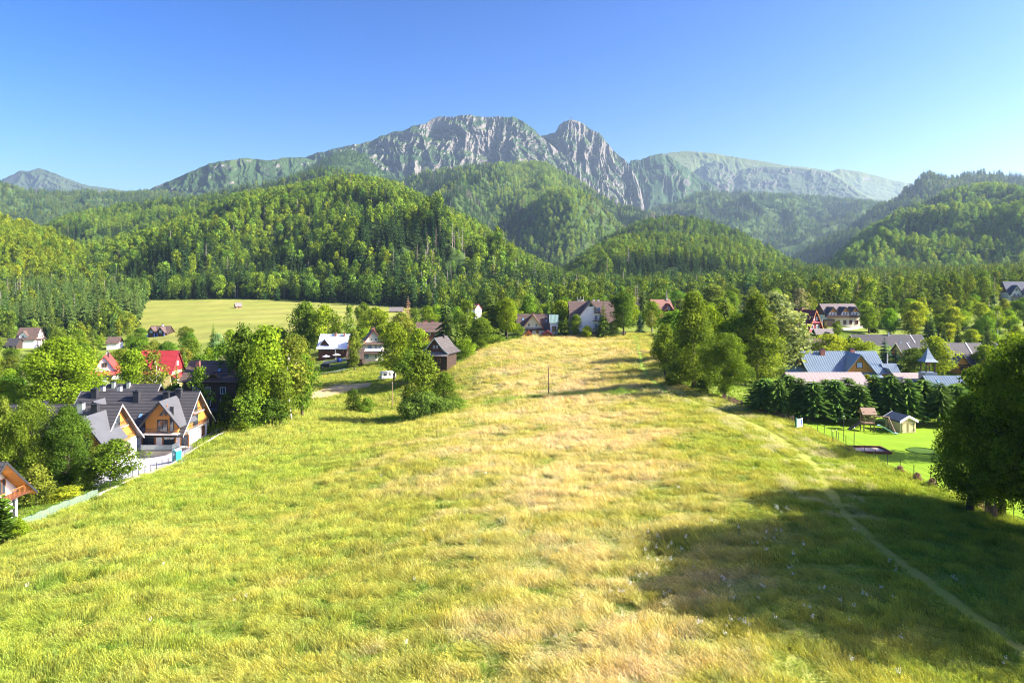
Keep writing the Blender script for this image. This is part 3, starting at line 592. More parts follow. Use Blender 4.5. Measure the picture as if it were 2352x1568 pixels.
# ------------------------------------------------------------------ tall grass, path, lawn, flowers
def tuft_mesh(name, seed, nb, hgt, spread, width, lean, head=0.0, mat=None, segs=2):
    r = np.random.default_rng(seed); V = []; Q = []; T = []; k = 0
    for _ in range(nb):
        a = r.uniform(0, 2 * pi); rr = spread * sqrt(r.uniform()); p = np.array((rr * cos(a), rr * sin(a), -.06)); h = hgt * r.uniform(.55, 1.15)
        o = np.array((cos(a), sin(a), 0)) * r.uniform(.05, .3) + np.array((lean[0], lean[1], 0)) * r.uniform(.5, 1.4)
        sd = np.array((-sin(a + 1), cos(a + 1), 0)) * width * r.uniform(.7, 1.3); tone = np.clip(r.normal(.5, .2), 0, 1)
        pts = [p + np.array((0, 0, h * f)) + o * h * f ** 1.7 - np.array((0, 0, h * .35 * np.hypot(*o[:2]) * f * f)) for f in np.linspace(0, 1, segs + 1)]
        for s in range(segs):
            w0 = sd * (1 - .75 * (s / segs)); w1 = sd * (1 - .75 * ((s + 1) / segs))
            if s == segs - 1 and head > 0: w1 = sd * .3
            V += [pts[s] - w0, pts[s] + w0, pts[s + 1] + w1, pts[s + 1] - w1]; Q.append((k, k + 1, k + 2, k + 3)); k += 4; T.append(np.clip(tone + .1 * s, 0, 1))
        if head > 0 and r.uniform() < head:
            e = pts[-1]; d = unit((pts[-1] - pts[-2])[None])[0] * hgt * r.uniform(.14, .26); w = sd * 1.5 + np.array((0, 0, .004))
            V += [e - w * .4, e + d * .5 - w, e + d, e + d * .5 + w]; Q.append((k, k + 1, k + 2, k + 3)); k += 4; T.append(.95)
    return np_mesh(name, V, Q, mat, False, {'tone': ('FACE', 'FLOAT', T)})
GRASS_M = m_leaf('meadow_grass', 'INSTANCER', .38)
GP = [proto('tuft_source', tuft_mesh('tuft', 400 + i, *a, mat=GRASS_M)) for i, a in enumerate([
    (30, .46, .30, .020, (-.25, .18), 0), (26, .36, .34, .024, (-.1, .1), 0), (26, .58, .30, .013, (-.55, .30), .8), (22, .66, .34, .012, (-.75, .45), .9), (34, .26, .34, .024, (.1, .1), 0)])]
def build_grass():
    r = np.random.default_rng(5); xs, ys, ss = [], [], []
    for y0, y1, dens, s in ((24, 60, 17, 1.0), (60, 85, 11, 1.1), (85, 125, 8, 1.15), (125, 265, 3.8, 1.45)):
        xl, xr = -.80 * y1 - 20, .80 * y1 + 20; n = int((xr - xl) * (y1 - y0) * dens)
        x = r.uniform(xl, xr, n); y = r.uniform(y0, y1, n); k = (np.abs(x) < .78 * y + (22 if y1 <= 85 else 8)) & inpoly(x, y, FIELD); xs.append(x[k]); ys.append(y[k]); ss.append(np.full(k.sum(), s))
    x, y, s = map(np.concatenate, (xs, ys, ss))
    dp = np.minimum(dist_line(x, y, PATH) - .62 * (1 + .35 * noise(x / 2, y / 2, 3)), dist_line(x, y, TRACK) - .5)
    k = (dp > 0) | (r.uniform(size=len(x)) < .33); x, y, s, dp = x[k], y[k], s[k], dp[k]
    k = ~inpoly(x, y, PLOT); x, y, s, dp = x[k], y[k], s[k], dp[k]
    n = len(x); z = ground_xy(x, y)
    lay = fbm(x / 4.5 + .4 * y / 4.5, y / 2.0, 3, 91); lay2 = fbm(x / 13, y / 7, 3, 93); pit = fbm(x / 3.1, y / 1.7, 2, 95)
    hgt = s * (.9 + 1.4 * lay + .55 * lay2) * r.uniform(.75, 1.2, n) * np.where(pit < -.27, .4, 1.0)
    hgt = np.clip(hgt, .22 * s, 2.3 * s) * np.clip(.5 + dp / 1.6, .3, 1)
    col = turf(x, y); dry = np.clip((col[:, 0] - .33) / .25, 0, 1)
    idx = np.where(r.uniform(size=n) < .26 + .5 * dry, 2 + r.integers(0, 2, n), r.integers(0, 2, n)); idx = np.where((hgt < .5 * s), 4, idx)
    v = 1 + r.normal(0, .13, (n, 1)); hue = r.normal(0, .07, (n, 1)); patch = 1 + .35 * fbm(x / 2.2, y / 1.1, 2, 97)[:, None]
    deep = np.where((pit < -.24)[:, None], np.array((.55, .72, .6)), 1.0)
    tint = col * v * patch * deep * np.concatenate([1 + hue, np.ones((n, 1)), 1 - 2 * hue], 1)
    low = np.clip((.8 - hgt / s) / .5, 0, 1)[:, None]; tint = tint * (1 - .6 * low) + GREEN * 1.15 * v * .6 * low
    whit = (np.abs(dist_line(x, y, PATH) - 3.0) < 2.0) & (y > 66) & (x > 30) & (fbm(x / 4, y / 4, 3, 99) > .12)
    tint = np.where(whit[:, None], np.array((.42, .42, .22)) * v, tint); idx = np.where(whit & (r.uniform(size=n) < .8), 3, idx)
    turn = .5 * fbm(x / 7, y / 5, 2, 101) * pi + r.normal(0, .35, n)
    scatter('grass', np.stack([x, y, z], -1), turn, np.stack([s * r.uniform(.85, 1.25, n), s * r.uniform(.85, 1.25, n), hgt], -1), idx, np.clip(tint, .02, .8), GP, 'tall wind-combed summer grass covering the broad meadow')
    # shorter rough turf under the trees, along the lanes and on the far meadows
    xs, ys, ss = [], [], []
    for y0, y1, dens, s in ((60, 130, 1.5, 1.5), (130, 260, .8, 2.0)):
        xl, xr = -.80 * y1, .80 * y1; m = int((xr - xl) * (y1 - y0) * dens); x = r.uniform(xl, xr, m); y = r.uniform(y0, y1, m)
        k = (np.abs(x) < .78 * y + 3) & ~inpoly(x, y, FIELD) & ~inpoly(x, y, LAWN) & ~inpoly(x, y, YARD); xs.append(x[k]); ys.append(y[k]); ss.append(np.full(k.sum(), s))
    x, y, s = map(np.concatenate, (xs, ys, ss)); n = len(x)
    tint = np.array((.17, .27, .035)) * (1 + r.normal(0, .15, (n, 1)) + .4 * fbm(x / 9, y / 9, 3, 111)[:, None])
    scatter('grass', np.stack([x, y, ground_xy(x, y)], -1), r.uniform(0, 6, n), np.stack([s, s, s * .7 * r.uniform(.6, 1.2, n)], -1), r.choice([1, 4], n), np.clip(tint, .01, .6), GP, 'rough green turf around the houses and trees')
YARD = [(X(u, Y), Y) for u, Y in [(215, 104), (395, 116), (440, 134), (440, 143), (230, 143)]]
build_grass()
def m_ground(name, c1, c2, c3, s1=1.2, s2=6, bump=.5):
    t = NT(name); p = t.pos(); a = t.noise(p, s1, 5, .6); b = t.noise(p, s2, 4, .6)
    t.bsdf(t.mix(t.math('MULTIPLY', b, .55), t.mix(t.ramp(a, [(.35, (0, 0, 0)), (.65, (1, 1, 1))]), c1, c2), c3), .95, 0, t.bump(b, bump, .06), .1); return t.m
drape('path', PATH, 1.6, .05, m_ground('trodden_path', (.36, .33, .08), (.26, .32, .05), (.20, .22, .045), .8))
drape('path', TRACK, .9, .05, m_ground('mown_track', (.26, .40, .05), (.34, .42, .06), (.15, .24, .03)))
drape('lawn', LAWN, None, .06, m_ground('lawn_turf', (.165, .285, .014), (.21, .325, .018), (.12, .22, .01), .22, 7, .4), step=1.6)
drape('bare_soil', PLOT, None, .07, m_ground('bare_soil', (.52, .38, .22), (.46, .36, .18), (.34, .26, .13)), step=1.0)
drape('driveway', YARD, None, .10, m_ground('paved_yard', (.50, .50, .53), (.44, .45, .48), (.36, .37, .4), .5, 8, .2), step=.7)
# yarrow and other white umbels standing in the grass
def umbel():
    b = MB(); r = random.Random(3)
    for k in range(5):
        a = 2 * pi * k / 5 + r.uniform(-.3, .3); q = r.uniform(.05, .16); h = r.uniform(.55, .8); x, y = q * cos(a), q * sin(a)
        b.tube([(x * .3, y * .3, 0), (x, y, h)], .006, 3, False); n = len(b.v); rad = r.uniform(.022, .04)
        b.v += [(x + rad * cos(i * pi / 3), y + rad * sin(i * pi / 3), h + .012 * (i % 2)) for i in range(6)]; b.f.append(list(range(n, n + 6)))
    me = bpy.data.meshes.new('umbel'); me.from_pydata(b.v, [], b.f); t = NT('umbel_white')
    t.bsdf(t.mix(t.math('GREATER_THAN', t.sep(t.obj())[2], .5), (.15, .22, .04), (.85, .85, .8)), .8); me.materials.append(t.m); return proto('umbel_source', me)
def build_flowers():
    r = np.random.default_rng(9); n = 1500; y = r.uniform(38, 95, n); x = r.uniform(-.78, .78, n) * y
    k = inpoly(x, y, FIELD) & (dist_line(x, y, PATH) > 1.0); d = fbm(x / 5, y / 4, 3, 121) + .7 * np.exp(-((x - 19) / 12) ** 2 - ((y - 53) / 11) ** 2); k &= d > .42; x, y = x[k], y[k]; n = len(x)
    s = r.uniform(.6, 1.15, n); scatter('wildflowers', np.stack([x, y, ground_xy(x, y)], -1), r.uniform(0, 6, n), np.stack([s, s, s * r.uniform(.85, 1.15, n)], -1), np.zeros(n), np.ones((n, 3)), [umbel()], 'small white umbels of yarrow scattered through the tall grass')
build_flowers()
# ------------------------------------------------------------------ houses
R_DARK = m_roof('graphite_tiles', (.07, .068, .072), .55, .5, .25, 2, .75); R_BROWN = m_roof('brown_tiles', (.13, .09, .075), .55, .6, .3, 2, .6); R_RED = m_roof('red_tiles', (.34, .035, .04), .36, .5, .25)
R_PINK = m_roof('faded_pink_sheet', (.33, .27, .26), .9, .6, .12, 0, .25); R_MAROON = m_roof('maroon_shingles', (.20, .03, .045), .3, .6, .3)
R_REDSHEET = m_plain('red_sheet', (.50, .07, .06), .35, .15, .6, spec=.5); R_BLUE = m_plain('blue_sheet', (.17, .23, .29), .36, .2, .35, spec=.5); R_WHITE = m_plain('pale_sheet', (.62, .68, .74), .4, .2, .5, spec=.5)
R_GREY = m_roof('grey_shingles', (.20, .18, .17), .3, .7, .3); R_DKGREY = m_roof('dark_shingles', (.085, .075, .07), .4, .65, .3, 2, .7); R_SLATE = m_plain('slate_sheet', (.09, .095, .105), .45, .2, .6)  # dark_shingles: the timber chalet roof's own dark grey
W_WHITE = m_plain('white_render', (.86, .86, .85), .85, .06, .5); W_CREAM = m_plain('cream_render', (.78, .74, .55), .85, .06, .5); W_YELLOW = m_plain('yellow_render', (.72, .58, .26), .85, .08, .5)
W_WOOD = m_wood('honey_planks', (.58, .25, .055), .24); W_ORANGE = m_wood('orange_boards', (.62, .27, .05), .3, 1); W_DARK = m_wood('black_brown_logs', (.055, .036, .026), .34); W_RUST = m_wood('red_brown_logs', (.14, .052, .03), .26)
W_STONE = m_roof('split_stone', (.22, .19, .17), .22, .9, .5, 2, .7); W_BLOCK = m_roof('pale_block_wall', (.60, .55, .47), .25, .9, .12, 2, .3); BRICK = m_roof('brick', (.42, .17, .13), .09, .85, .25, 2, .3)
METAL_D = m_plain('dark_metal', (.045, .048, .055), .45, .2, 1, .3); METAL_L = m_plain('pale_metal', (.62, .63, .64), .4, .1, 1, .6); CONC = m_plain('concrete', (.62, .58, .52), .9, .12, 2)
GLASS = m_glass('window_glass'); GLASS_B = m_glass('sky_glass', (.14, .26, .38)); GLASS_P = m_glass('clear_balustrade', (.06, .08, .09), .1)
FR_W = m_plain('white_frame', (.8, .8, .8), .5, .05, 2); FR_D = m_plain('dark_frame', (.05, .045, .045), .5, .2, 2); FR_WOOD = m_plain('wood_frame', (.42, .17, .05), .6, .2, 4)
TIMBER = m_wood('weathered_timber', (.26, .17, .11), .25); PALEWOOD = m_wood('pale_boards', (.66, .55, .30), .18, 0)
BLUEP = m_plain('blue_paint', (.03, .07, .33), .5)
RECTS = []           # what stands where in the picture: kept free of filler trees
class House:
    def __init__(s, label, u, Y, zb, W, D, hw, hr, rz=0, roof=None, wall=None, gable=None, ov=.7, ovx=.7, kick=0.0, name='house', group=None, cat='house', barge=None, seams=0, roofname='roof', thick=.24):
        s.W, s.D, s.hw, s.hr, s.Y = W, D, hw, hr, Y
        s.e = empty(name, (X(u, Y), Y, zb), rz, label, cat, group); s.slope = hr / (D / 2)
        px = F / Y; RECTS.append((u - (W / 2 + 1) * px * (1 if abs(rz) < .8 else D / W), u + (W / 2 + 1) * px * (1 if abs(rz) < .8 else D / W), CV + (CZ - zb - hw - hr) * px, CV + (CZ - zb) * px, Y))
        b = MB(); b.prism([(-D / 2, -3), (D / 2, -3), (D / 2, hw), (0, hw + hr - .02), (-D / 2, hw)], 0, -W / 2, W / 2); s.wall = b.build('wall', wall, s.e)
        if gable is not None:
            for sx in (-1, 1):
                b = MB(); a = sx * W / 2; b.prism([(-D / 2 + .03, hw - .05), (D / 2 - .03, hw - .05), (0, hw + hr - .12)], 0, a, a + sx * .06); b.build('gable', gable, s.e)
        f = .72; ke = s.slope * (1 - kick); yk = D / 2 * f
        zk = hw + hr - s.slope * yk; ze = zk - ke * (D / 2 + ov - yk); s.ze = ze; s.yk, s.zk, s.ke = yk, zk, ke; s.ov, s.ovx = ov, ovx
        up = .10
        out = [(-(D / 2 + ov), ze + up), (-yk, zk + up), (0, hw + hr + up), (yk, zk + up), (D / 2 + ov, ze + up)]; inn = [(y, z - thick) for y, z in out][::-1]
        b = MB(); b.prism(out + inn, 0, -W / 2 - ovx, W / 2 + ovx); s.roof = b.build(roofname, roof, s.e)
        if seams:
            b = MB()
            for x in np.arange(-W / 2 - ovx + .02, W / 2 + ovx, seams):
                for sg in (-1, 1):
                    pr = [(sg * y, z + d) for y, z, d in ((D / 2 + ov, ze + up, .002), (yk, zk + up, .002), (0, hw + hr + up, .002), (0, hw + hr + up, .09), (yk, zk + up, .09), (D / 2 + ov, ze + up, .09))]
                    b.prism(pr if sg > 0 else pr[::-1], 0, x, x + .07)
            b.build('standing_seam', roof, s.roof)
        if barge is not None:
            for sg in (-1, 1):
                b = MB(); b.tube([(-W / 2 - ovx, sg * (D / 2 + ov + .06), ze + up - .1), (W / 2 + ovx, sg * (D / 2 + ov + .06), ze + up - .1)], .075, 6); b.build('gutter', METAL_D, s.e)
            for sx in (-1, 1):
                a = sx * (W / 2 + ovx); o2 = [(y, z + .05) for y, z in out]; i2 = [(y, z - thick - .12) for y, z in out][::-1]
                b = MB(); b.prism(o2 + i2, 0, a, a + sx * .06); b.build('bargeboard', barge, s.e)
    def P(s, face, a, n, z, y0=None):
        if face == 'F': return (a, (-s.D / 2 if y0 is None else y0) - n, z)
        if face == 'R': return (s.W / 2 + n, a, z)
        if face == 'L': return (-s.W / 2 - n, -a, z)
        return (-a, s.D / 2 + n, z)
    def bx(s, b, face, a, n, z, da, dn, dz, y0=None):
        c = s.P(face, a, n, z, y0); b.box(c, (da, dn, dz) if face in 'FB' else (dn, da, dz))
    def win(s, face, a, z, w, h, fr=None, glass=None, y0=None, name='window', bars=1, n0=0.0, fw=.1):
        fr = fr or FR_W; b = MB()
        for da, dz, ww, hh in ((-w / 2 + fw / 2, h / 2, fw, h), (w / 2 - fw / 2, h / 2, fw, h), (0, fw / 2, w - 2 * fw, fw), (0, h - fw / 2, w - 2 * fw, fw)): s.bx(b, face, a + da, n0 + .05, z + dz, ww, .14, hh, y0)
        for k in range(bars): s.bx(b, face, a - w / 2 + w * (k + 1) / (bars + 1), n0 + .055, z + h / 2, .06, .11, h - 2 * fw, y0)
        o = b.build(name, fr, s.e); b = MB(); s.bx(b, face, a, n0 + .04, z + h / 2, w - 2 * fw + .01, .05, h - 2 * fw + .01, y0); b.build('pane', glass or GLASS, o); return o
    def wins(s, face, As, z, w, h, **k):
        for a in As: s.win(face, a, z, w, h, **k)
    def balcony(s, face, a, z, w, d=1.3, fl=None, rail=None, y0=None, solid=False, rh=1.0):
        b = MB(); s.bx(b, face, a, d / 2 + .02, z - .1, w, d, .2, y0); o = b.build('balcony', fl or METAL_D, s.e); b = MB()
        if solid:
            s.bx(b, face, a, d - .03, z + rh / 2, w, .06, rh, y0)
            for q in (-1, 1): s.bx(b, face, a + q * (w / 2 - .03), d / 2, z + rh / 2, .06, d - .14, rh, y0)
        else:
            s.bx(b, face, a, d - .03, z + rh, w, .06, .07, y0)
            k = max(3, int(w / .22))
            for q in range(k): s.bx(b, face, a - w / 2 + .04 + (w - .08) * q / (k - 1), d - .03, z + rh / 2, .035, .035, rh - .06, y0)
            for q in (-1, 1): s.bx(b, face, a + q * (w / 2 - .03), d / 2, z + rh, .06, d - .14, .07, y0)
        b.build('railing', rail or METAL_D, o)
    def chimney(s, x, y, top, w=.7, d=.7, mat=None, cap=None):
        z = s.hw + s.hr - s.slope * abs(y) - .5; zt = s.hw + s.hr + top; b = MB(); b.box((x, y, (z + zt) / 2), (w, d, zt - z)); o = b.build('chimney', mat or BRICK, s.e)
        b = MB(); b.box((x, y, zt + .06), (w + .18, d + .18, .12)); b.box((x, y, zt + .22), (w * .4, d * .4, .2)); b.build('chimney_cap', cap or METAL_D, o)
    def dormer(s, x, w, yf, z0, dh, drh, wall, roof, ov=.5, barge=None, name='dormer', gable=None):
        zr = z0 + dh + drh; back = -(s.hw + s.hr - zr) / s.slope + .15; yb = min(back, -.05)
        b = MB(); pr = [(x - w / 2, z0), (x + w / 2, z0), (x + w / 2, z0 + dh), (x, zr - .02), (x - w / 2, z0 + dh)]; b.prism(pr, 1, yf, yb); d = b.build(name, wall, s.e)
        if gable is not None:
            b = MB(); b.prism([(x - w / 2 + .04, z0 + dh - .05), (x + w / 2 - .04, z0 + dh - .05), (x, zr - .14)], 1, yf - .06, yf); b.build('gable', gable, d)
        sl = drh / (w / 2); xe = w / 2 + ov; ze = z0 + dh - sl * ov
        out = [(x - xe, ze + .1), (x, zr + .1), (x + xe, ze + .1)]; inn = [(q, z - .22) for q, z in out][::-1]
        b = MB(); b.prism(out + inn, 1, yf - ov - .2, yb); b.build('dormer_roof', roof, d)
        if barge is not None:
            o2 = [(q, z + .04) for q, z in out]; i2 = [(q, z - .32) for q, z in out][::-1]; b = MB(); b.prism(o2 + i2, 1, yf - ov - .27, yf - ov - .2); b.build('bargeboard', barge, d)
        return d
    def part(s, name, mat, fn, parent=None):
        b = MB(); fn(b); return b.build(name, mat, parent or s.e)
def skylight(h, x, frac, w=.8, hgt=1.2):
    y = -h.D / 2 * frac; z = h.hw + h.hr - h.slope * abs(y) + .14; a = math.atan(h.slope)
    def f(b):
        c, q = cos(a), sin(a); pr = [(-hgt / 2, -.05), (hgt / 2, -.05), (hgt / 2, .06), (-hgt / 2, .06)]
        b.prism([(y + p * c - r * q, z + p * q + r * c) for p, r in pr], 0, x - w / 2, x + w / 2)
    o = h.part('skylight', FR_D, f)
    def g(b):
        c, q = cos(a), sin(a); pr = [(-hgt / 2 + .1, .06), (hgt / 2 - .1, .06), (hgt / 2 - .1, .075), (-hgt / 2 + .1, .075)]
        b.prism([(y + p * c - r * q, z + p * q + r * c) for p, r in pr], 0, x - w / 2 + .1, x + w / 2 - .1)
    h.part('pane', GLASS_B, g, o)

def near_apartment(label, u_r, Y, zb, W, big):
    """long dark-roofed house with timber gables; u_r = where the right end of its ridge stands"""
    u = u_r - W / 2 * F / Y
    h = House(label, u, Y, zb, W, 13.6, 4.9, 7.3, 0, R_DARK, W_WHITE, W_ORANGE, .9, 1.1, .12, 'house', 'dark-roofed apartment houses by the retaining wall', barge=METAL_L)
    # timber gable end with two balconies on the right
    h.balcony('R', -.4, 4.9, 9.0, 1.0, METAL_L, METAL_D); h.balcony('R', 0, 8.0, 4.6, 1.0, METAL_L, METAL_D)
    h.win('R', 0, 5.0, 2.2, 2.2, FR_D, n0=.06); h.win('R', 0, 8.1, 1.6, 2.0, FR_D, n0=.06); h.wins('R', (-4, 3.8), 1.9, 1.4, 2.2, fr=FR_WOOD)
    return h
h = near_apartment('long dark-roofed apartment house with honey timber dormer over a garage and paved yard', 448, 147, -10.2, 23.4, True)
yf = -h.D / 2 - .55
xd = X(376, 140.5) - h.e.location.x
h.dormer(xd, 6.6, yf, 5.0, 2.5, 4.0, W_WOOD, R_SLATE, .95, METAL_D)
h.win('F', xd + .2, 5.15, 2.1, 2.5, FR_D, y0=yf); h.win('F', xd + 2.1, 5.15, .8, 5.2, FR_D, y0=yf, bars=0)
h.part('gable_window', GLASS, lambda b: b.prism([(xd - .5, 8.5), (xd + 1.1, 8.5), (xd + 1.1, 10.6)], 1, yf - .05, yf + .02)); h.part('window_trim', FR_WOOD, lambda b: b.prism([(xd - .85, 8.38), (xd + 1.22, 8.38), (xd + 1.22, 10.95), (xd + 1.1, 10.6), (xd + 1.1, 8.5), (xd - .5, 8.5)], 1, yf - .07, yf + .02))
h.balcony('F', xd + .3, 5.0, 7.0, 1.3, CONC, METAL_D, y0=yf)
for k, (a, w) in enumerate([(-2.9, 2.4), (1.3, 2.3), (4.5, 1.3)]):
    h.win('F', xd + a, 2.15, w, 2.3, FR_D, name='terrace_door'); 
    for q in (-1, 1): h.part('shutter_trim', FR_WOOD, lambda b: h.bx(b, 'F', xd + a + q * (w / 2 + .16), .05, 3.3, .26, .12, 2.4))
def _ter(b): b.box2((xd - 12, -h.D / 2 - 2.6, 1.75), (xd + 3.1, -h.D / 2 - .01, 2.0))
ter = h.part('terrace', METAL_D, _ter)
h.part('glass_railing', GLASS_P, lambda b: (b.box2((xd - 11.9, -h.D / 2 - 2.58, 2.0), (xd + 3.0, -h.D / 2 - 2.54, 3.0)), b.box2((xd + 3.0, -h.D / 2 - 2.5, 2.0), (xd + 3.04, -h.D / 2 - .1, 3.0))), ter)
h.part('garage_wall', W_BLOCK, lambda b: b.box2((xd - 12, -h.D / 2 - 1.2, -3), (xd + 3.1, -h.D / 2 - .015, 1.74)))
h.part('stone_plinth', W_STONE, lambda b: b.prism([(xd + 3.15, -3), (xd + 8.0, -3), (xd + 8.0, 1.9), (xd + 3.15, 1.9)], 1, -h.D / 2 - 1.0, -h.D / 2 - .02))
def _steps(b):
    for k in range(12): b.box2((h.W / 2 + .2, -h.D / 2 - 3.2 + k * .34, -3 + 0), (h.W / 2 + 1.7, -h.D / 2 - 3.2 + (k + 1) * .34 - .005, .1 + k * .16))
st = h.part('stair', CONC, _steps); h.part('railing', METAL_D, lambda b: [b.box((h.W / 2 + 1.75, -h.D / 2 - 3.2 + k * .68, .9 + k * .32), (.05, .05, 1.5)) for k in range(7)] + [b.tube([(h.W / 2 + 1.75, -h.D / 2 - 3.2, 1.3), (h.W / 2 + 1.75, -h.D / 2 + .9, 3.2)], .03)], st)
h.dormer(X(209, 141) - h.e.location.x, 3.6, -h.D / 2 + 2.2, 7.6, 1.2, 2.2, W_WOOD, R_SLATE, .5, METAL_D)
for uu, yy, tp, mt in ((218, -.9, .7, METAL_D), (314, -1.6, .35, METAL_D), (411, -.8, .6, METAL_D), (383, -1.3, .1, METAL_D), (236, .8, 1.0, METAL_L), (275, 1.0, 1.0, METAL_L)): h.chimney(X(uu, 147 + yy) - h.e.location.x, yy, tp, 1.2 if mt is METAL_D else .7, .9, mt)
skylight(h, X(283, 142) - h.e.location.x, .66); skylight(h, X(318, 142) - h.e.location.x, .62)
h2 = near_apartment('dark-roofed apartment house half hidden by the tall roadside trees', 268, 130, -9.9, 21.5, False)
xd = X(205, 124) - h2.e.location.x
h2.dormer(xd, 6.2, -h2.D / 2 - .5, 5.0, 2.4, 3.9, W_WOOD, R_SLATE, .95, METAL_D); h2.win('F', xd, 5.2, 1.9, 2.4, FR_D, y0=-h2.D / 2 - .5)
for uu, yy, tp in ((100, -.9, .6), (186, -1.0, .5), (222, -1.4, .3)): h2.chimney(X(uu, 129) - h2.e.location.x, yy, tp, 1.1, .9, METAL_D if uu != 186 else METAL_L)
h2.wins('F', (xd + 3.4, xd - 4), 1.6, 1.5, 2.0, fr=FR_WOOD); h2.balcony('F', xd, 2.0, 7, 1.3, CONC, METAL_D)
h3 = House('dark tiled roof with two pale chimneys rising behind the apartment house', 308, 166, -9.5, 11.2, 12, 4, 6.2, 0, R_DARK, W_WHITE, W_ORANGE, .8, .9, .1, 'house', barge=METAL_L)
h3.chimney(-4.6, -.6, .6, .7, .7, METAL_L); h3.chimney(-1.0, -.6, .5, .7, .7, METAL_L)
h = House('chalet with wooden soffit and balcony cut by the left picture edge', -22 - 6 * F / 86, 86, -4.6, 12, 9.5, 3.0, 4.7, 0, R_DARK, W_WHITE, None, .9, 2.0, .05, 'house', barge=METAL_D)
h.part('soffit', W_ORANGE, lambda b: [b.prism([(q * (h.D / 2 + .85), h.ze - .17), (q * h.yk, h.zk - .17), (0, h.hw + h.hr - .17), (0, h.hw + h.hr - .22), (q * h.yk, h.zk - .22), (q * (h.D / 2 + .85), h.ze - .22)], 0, h.W / 2 + .05, h.W / 2 + 1.95) for q in (-1, 1)])
h.balcony('R', .6, 2.7, 8.4, 1.7, W_RUST, FR_WOOD); h.win('R', -1.6, 2.9, 1.3, 2.1, FR_WOOD); h.win('R', 1.8, 2.9, 1.3, 2.1, FR_WOOD)
h.part('post', METAL_D, lambda b: b.box((h.W / 2 + 1.5, 2.0, .2), (.25, .25, 4.8)))
# dark timber villa
h = House('tall black-brown log villa with brown tiled roof and red chimneys', 502, 169, -9.6, 12.6, 10, 11.8, 3.8, 0, R_BROWN, W_DARK, None, .9, .8, .1, 'house')
h.chimney(-3.6, -3.2, .4, .9, .7, BRICK); h.chimney(5.3, -2.8, .2, .7, .7, BRICK); skylight(h, 1.4, .55)
for zz in (2.2, 5.4, 8.3): h.wins('F', (-3.4, -.4, 3.2), zz, 1.3, 1.6)
h.dormer(1.0, 4.2, -h.D / 2 + .3, 11.3, .4, 1.5, W_DARK, R_BROWN, .7); h.win('F', 1.0, 11.3, .9, .7, y0=-h.D / 2 + .3, bars=0)
h.part('pent_roof', R_DARK, lambda b: b.prism([(-h.D / 2 - 1.1, 4.3), (-h.D / 2, 5.0), (-h.D / 2, 4.85), (-h.D / 2 - 1.1, 4.15)], 0, -6.3, 6.3)); h.win('F', -1.9, -.2, 1.1, 2.1, FR_WOOD, W_RUST, name='door', bars=0)
# red roofs
h = House('white house with bright red sheet roof and gable toward the meadow', 245, 229, -11, 9, 7.6, 6.6, 5.4, radians(-68), R_REDSHEET, W_WHITE, None, .5, .6, .1, 'house')
h.win('R', 0, 8.2, 1.5, 1.6, FR_WOOD); h.wins('R', (-1.6, 1.6), 3.6, 1.2, 1.5, fr=FR_WOOD); h.part('pent_roof', R_REDSHEET, lambda b: b.prism([(4.5, 7.0), (5.9, 6.0), (5.9, 5.85), (4.5, 6.85)], 1, -4.1, 4.1)); h.chimney(-2, 0, .8, .6, .6, FR_W); h.chimney(1, .6, .7, .5, .5, METAL_D)
h = House('yellow house under a steep red tiled roof beside a spruce', 368, 219, -10.5, 10.6, 10, 7.6, 6.2, radians(4), R_RED, W_YELLOW, R_RED, .8, .5, .12, 'house', barge=R_MAROON)
h.win('R', 0, 9.2, 1.1, 1.3, n0=.06); h.wins('R', (-1.8, 1.8), 5.6, 1.2, 1.5); h.wins('F', (2.2,), 4.2, 1.3, 1.6); h.part('pent_roof', R_RED, lambda b: b.prism([(h.W / 2, 6.6), (h.W / 2 + 1.9, 5.5), (h.W / 2 + 1.9, 5.3), (h.W / 2, 6.4)], 1, -5, 5)); h.balcony('R', 0, 4.8, 8, 1.4, CONC, FR_W, solid=True); h.dormer(-2.6, 3, -4.4, 7.8, 1.2, 2.2, W_YELLOW, R_RED, .5)
# far left
h = House('tall white guest house with rows of gable windows among far trees', 70, 405, -14.2, 10.5, 10, 5.6, 6.4, radians(8), R_BROWN, W_WHITE, None, .6, .6, .1, 'house')
for zz, n in ((.8, 3), (3.4, 3), (6.0, 3), (8.6, 2)): h.wins('R', [(k - (n - 1) / 2) * 2.4 for k in range(n)], zz, 1.1, 1.4, fr=FR_WOOD)
h.dormer(-1.5, 4.6, -4.6, 6.0, 1.6, 2.6, W_WHITE, R_BROWN, .5); h.win('F', -1.5, 6.4, 1.4, 1.3, y0=-4.6); h.part('pent_roof', R_BROWN, lambda b: b.prism([(h.W / 2, 5.8), (h.W / 2 + 1.1, 5.2), (h.W / 2 + 1.1, 5.05), (h.W / 2, 5.65)], 1, -5, 5))
h = House('small dark timber house beside the tall white guest house', 34, 398, -14.4, 6.5, 7, 3, 3.4, 0, R_DARK, W_DARK, None, .6, .5, 0, 'house'); h.wins('F', (-1.6, 1.6), .8, 1.2, 1.4)
h = House('twin-gabled dark house with blue posts under the mown meadow', 370, 424, -11.5, 11.5, 9, 5.2, 3.8, 0, R_BROWN, W_DARK, None, .6, .6, .1, 'house')
for q in (-2.9, 2.9): h.dormer(q, 4.4, -6.2, 2.4, 3.6, 2.6, W_DARK, R_BROWN, .6); h.win('F', q, 5.2, 1.6, 1.6, y0=-6.2, glass=GLASS_B); [h.part('post', BLUEP, lambda b: b.box((q + k * 2.0, -6.4, 1.5), (.5, .5, 7))) for k in (-1, 1)]
h.chimney(1, 0, 1.0, .8, .7, FR_W)
